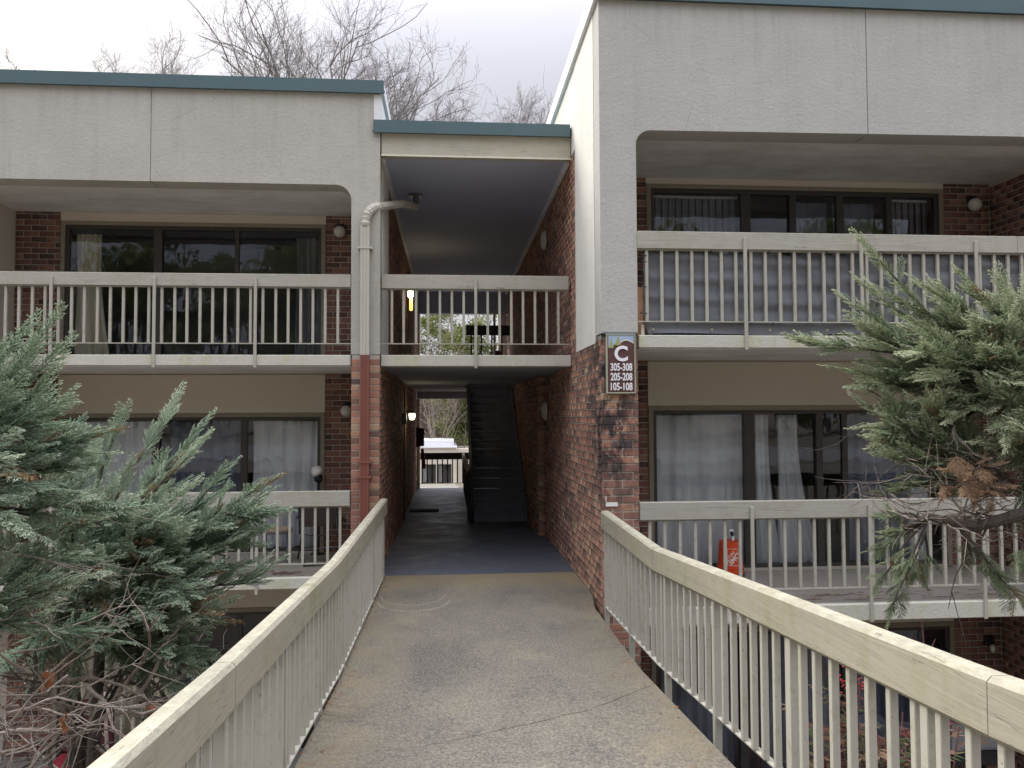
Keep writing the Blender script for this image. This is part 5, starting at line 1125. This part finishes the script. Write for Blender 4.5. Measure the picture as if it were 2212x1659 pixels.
def leafy(name, label, base, C, CR, n, ls, mat, seed, group='trees beyond the breezeway', cat='tree', clumps=60, r0=.14):
    rg = np.random.default_rng(seed); T = thing(name, base, label, cat, group)
    th = rg.normal(size=(clumps, 3)); th /= np.linalg.norm(th, axis=1)[:, None]; cc = np.array(C) + th * (rg.uniform(.25, 1, (clumps, 1)) ** .5) * np.array(CR)
    idx = rg.integers(0, clumps, n); c = cc[idx] + rg.normal(size=(n, 3)) * (np.mean(CR) * .13) * np.array([1, 1, .6]); a = rg.normal(size=(n, 3)); a /= np.linalg.norm(a, axis=1)[:, None]; b = np.cross(a, rg.normal(size=(n, 3))); b /= np.linalg.norm(b, axis=1)[:, None]
    s_ = ls * rg.uniform(.6, 1.5, (n, 1)); V = np.stack([c - a * s_, c + b * s_ * .45, c + a * s_, c - b * s_ * .45], 1).reshape(-1, 3); k = np.arange(n)[:, None] * 4
    F = np.concatenate([k + np.array([[0, 1, 2]]), k + np.array([[0, 2, 3]])], 1).reshape(-1, 3); tn = np.repeat(np.clip(rg.uniform(0, 1, clumps)[idx] * .6 + rg.uniform(0, .4, n), 0, 1), 2)
    obj('crown', np_mesh('crown', V, F, mat, tn), parent=T, kind='stuff')
    m = MB().tube(wander(base, C, 6, .03), [r0 * (1 - .7 * i / 6) for i in range(7)], 8)
    obj('trunk', m, 'bark_grey', T); m = MB(); random.seed(seed)
    for i in range(0, clumps, 2): s0 = Vector(C) + Vector((0, 0, -CR[2] * random.uniform(0, .8))); m.tube(wander(s0, cc[i], 4, .08), [r0 * .25, r0 * .2, r0 * .14, r0 * .1, r0 * .05], 4, False)
    obj('limbs', m, 'bark_grey', T)
leafy('pine_tree', 'yellow-green evergreen filling the right of the far breezeway opening', (1.9, 50, -5.5), (1.7, 50, 3.6), (2.4, 2, 5.0), 14000, .10, 'pine_green', 5, clumps=90)
leafy('pine_tree', 'paler evergreen with sparse foliage seen through the upper railing', (-1.4, 56, -5.5), (-1.2, 56, 6.6), (2.6, 2, 3.0), 7000, .10, 'pine_green', 6, clumps=60)
leafy('scrub_tree', 'brown leafless thicket behind the white far roof', (-1.8, 60, -5.5), (-1.2, 60, 0.8), (4.8, 2.5, 3.8), 16000, .10, 'scrub_brown', 7, clumps=80)
leafy('pine_tree', 'evergreen behind the thicket at the far left of the opening', (-3.4, 66, -5.5), (-2.6, 66, 3.4), (3.2, 2, 3.6), 9000, .12, 'pine_green', 9, clumps=60)
bare_tree('grey leafless tree with crossing limbs in the far breezeway opening', (-.4, 48, -5.2), (.1, -1.0), (-.4, 48, 4.0), (3.0, 2, 4.8), 44, mat='bark_pale', limbs=8, zmin=-1, r0=.13, rmin=.012, group='trees beyond the breezeway', lv=3)
for i, (tx, ty, th_, tr_) in enumerate(((-24, -46, 17, 7), (-10, -44, 18, 7), (4, -47, 19, 8), (18, -45, 17, 7), (32, -46, 18, 8), (46, -48, 18, 8), (-39, -47, 18, 8))):
    leafy('pine_tree', ['dark evergreen reflected far left in the upper left doors', 'tall dark evergreen reflected in the middle of the upper left doors', 'broad evergreen reflected across the lower doors', 'evergreen reflected in the upper right doors', 'evergreen reflected at the right of the lower right doors', 'far right evergreen across the added lot', 'far left evergreen across the added lot'][i], (tx, ty, .3), (tx, ty, th_ * .55), (tr_, tr_ * .8, th_ * .5), 9000, .34, 'pine_green', 60 + i, group='evergreens across the lot, reflected in the doors', clumps=60, r0=.3)
# woodland on the rise far off
n = 60000; c = np.stack([RNG.uniform(-60, 60, n), RNG.uniform(80, 100, n), -5 + 9.5 * RNG.uniform(0, 1, n) ** .8], 1); a = RNG.normal(size=(n, 3)); a[:, 2] *= 1.6; a /= np.linalg.norm(a, axis=1)[:, None]; b = np.cross(a, RNG.normal(size=(n, 3))); b /= np.linalg.norm(b, axis=1)[:, None]
V = np.stack([c - a * .5, c + b * .11, c + a * .5, c - b * .11], 1).reshape(-1, 3); k = np.arange(n)[:, None] * 4; F = np.concatenate([k + np.array([[0, 1, 2]]), k + np.array([[0, 2, 3]])], 1).reshape(-1, 3)
o = obj('woodland', np_mesh('woodland', V, F, 'scrub_brown', np.repeat(RNG.uniform(0, 1, n), 2)), kind='stuff'); props(o, 'distant brown winter woodland beyond the far building', 'woodland')

# ------------------------------------------------------------------ far building
FB = thing('far_building', (-5, 45, -6), 'distant low beige apartment building with white roof edge seen through the breezeway', 'building')
obj('wall', back_wall(-14, .40, -6, .02, 45, [(-1.50, -.72, -1.95, -.88), (-.62, .16, -1.95, -.88)], 6).box(.40, 1.3, 46.5, 51, -6, -.1), 'board_white', FB)
obj('roof', MB().box(-14.1, .48, 44.9, 51, .03, .10).box(-4, .30, 45.5, 50, .11, .46), 'flashing_white', FB)
obj('slab_band', MB().box(-14, .55, 44.2, 45, -2.45, -2.15), 'slab_paint', FB)
for a, b in ((-1.50, -.72), (-.62, .16)):
    f = obj('window', MB().box(a, b, 44.98, 45.1, -.93, -.88).box(a, b, 44.98, 45.1, -1.95, -1.9).box(a, a + .05, 44.98, 45.1, -1.9, -.93).box(b - .05, b, 44.98, 45.1, -1.9, -.93).box((a + b) / 2 - .025, (a + b) / 2 + .025, 44.98, 45.1, -1.9, -.93), 'frame_bronze', FB)
    obj('pane', MB().box(a + .05, b - .05, 45.04, 45.05, -1.9, -.93), 'glass', f); obj('blind', MB().box(a + .05, a + .3, 45.2, 45.22, -1.9, -.93), 'curtain_grey', f)
    obj('room_interior', MB().box(a + .0, b - .0, 45.6, 45.65, -1.95, -.88), 'interior', FB)
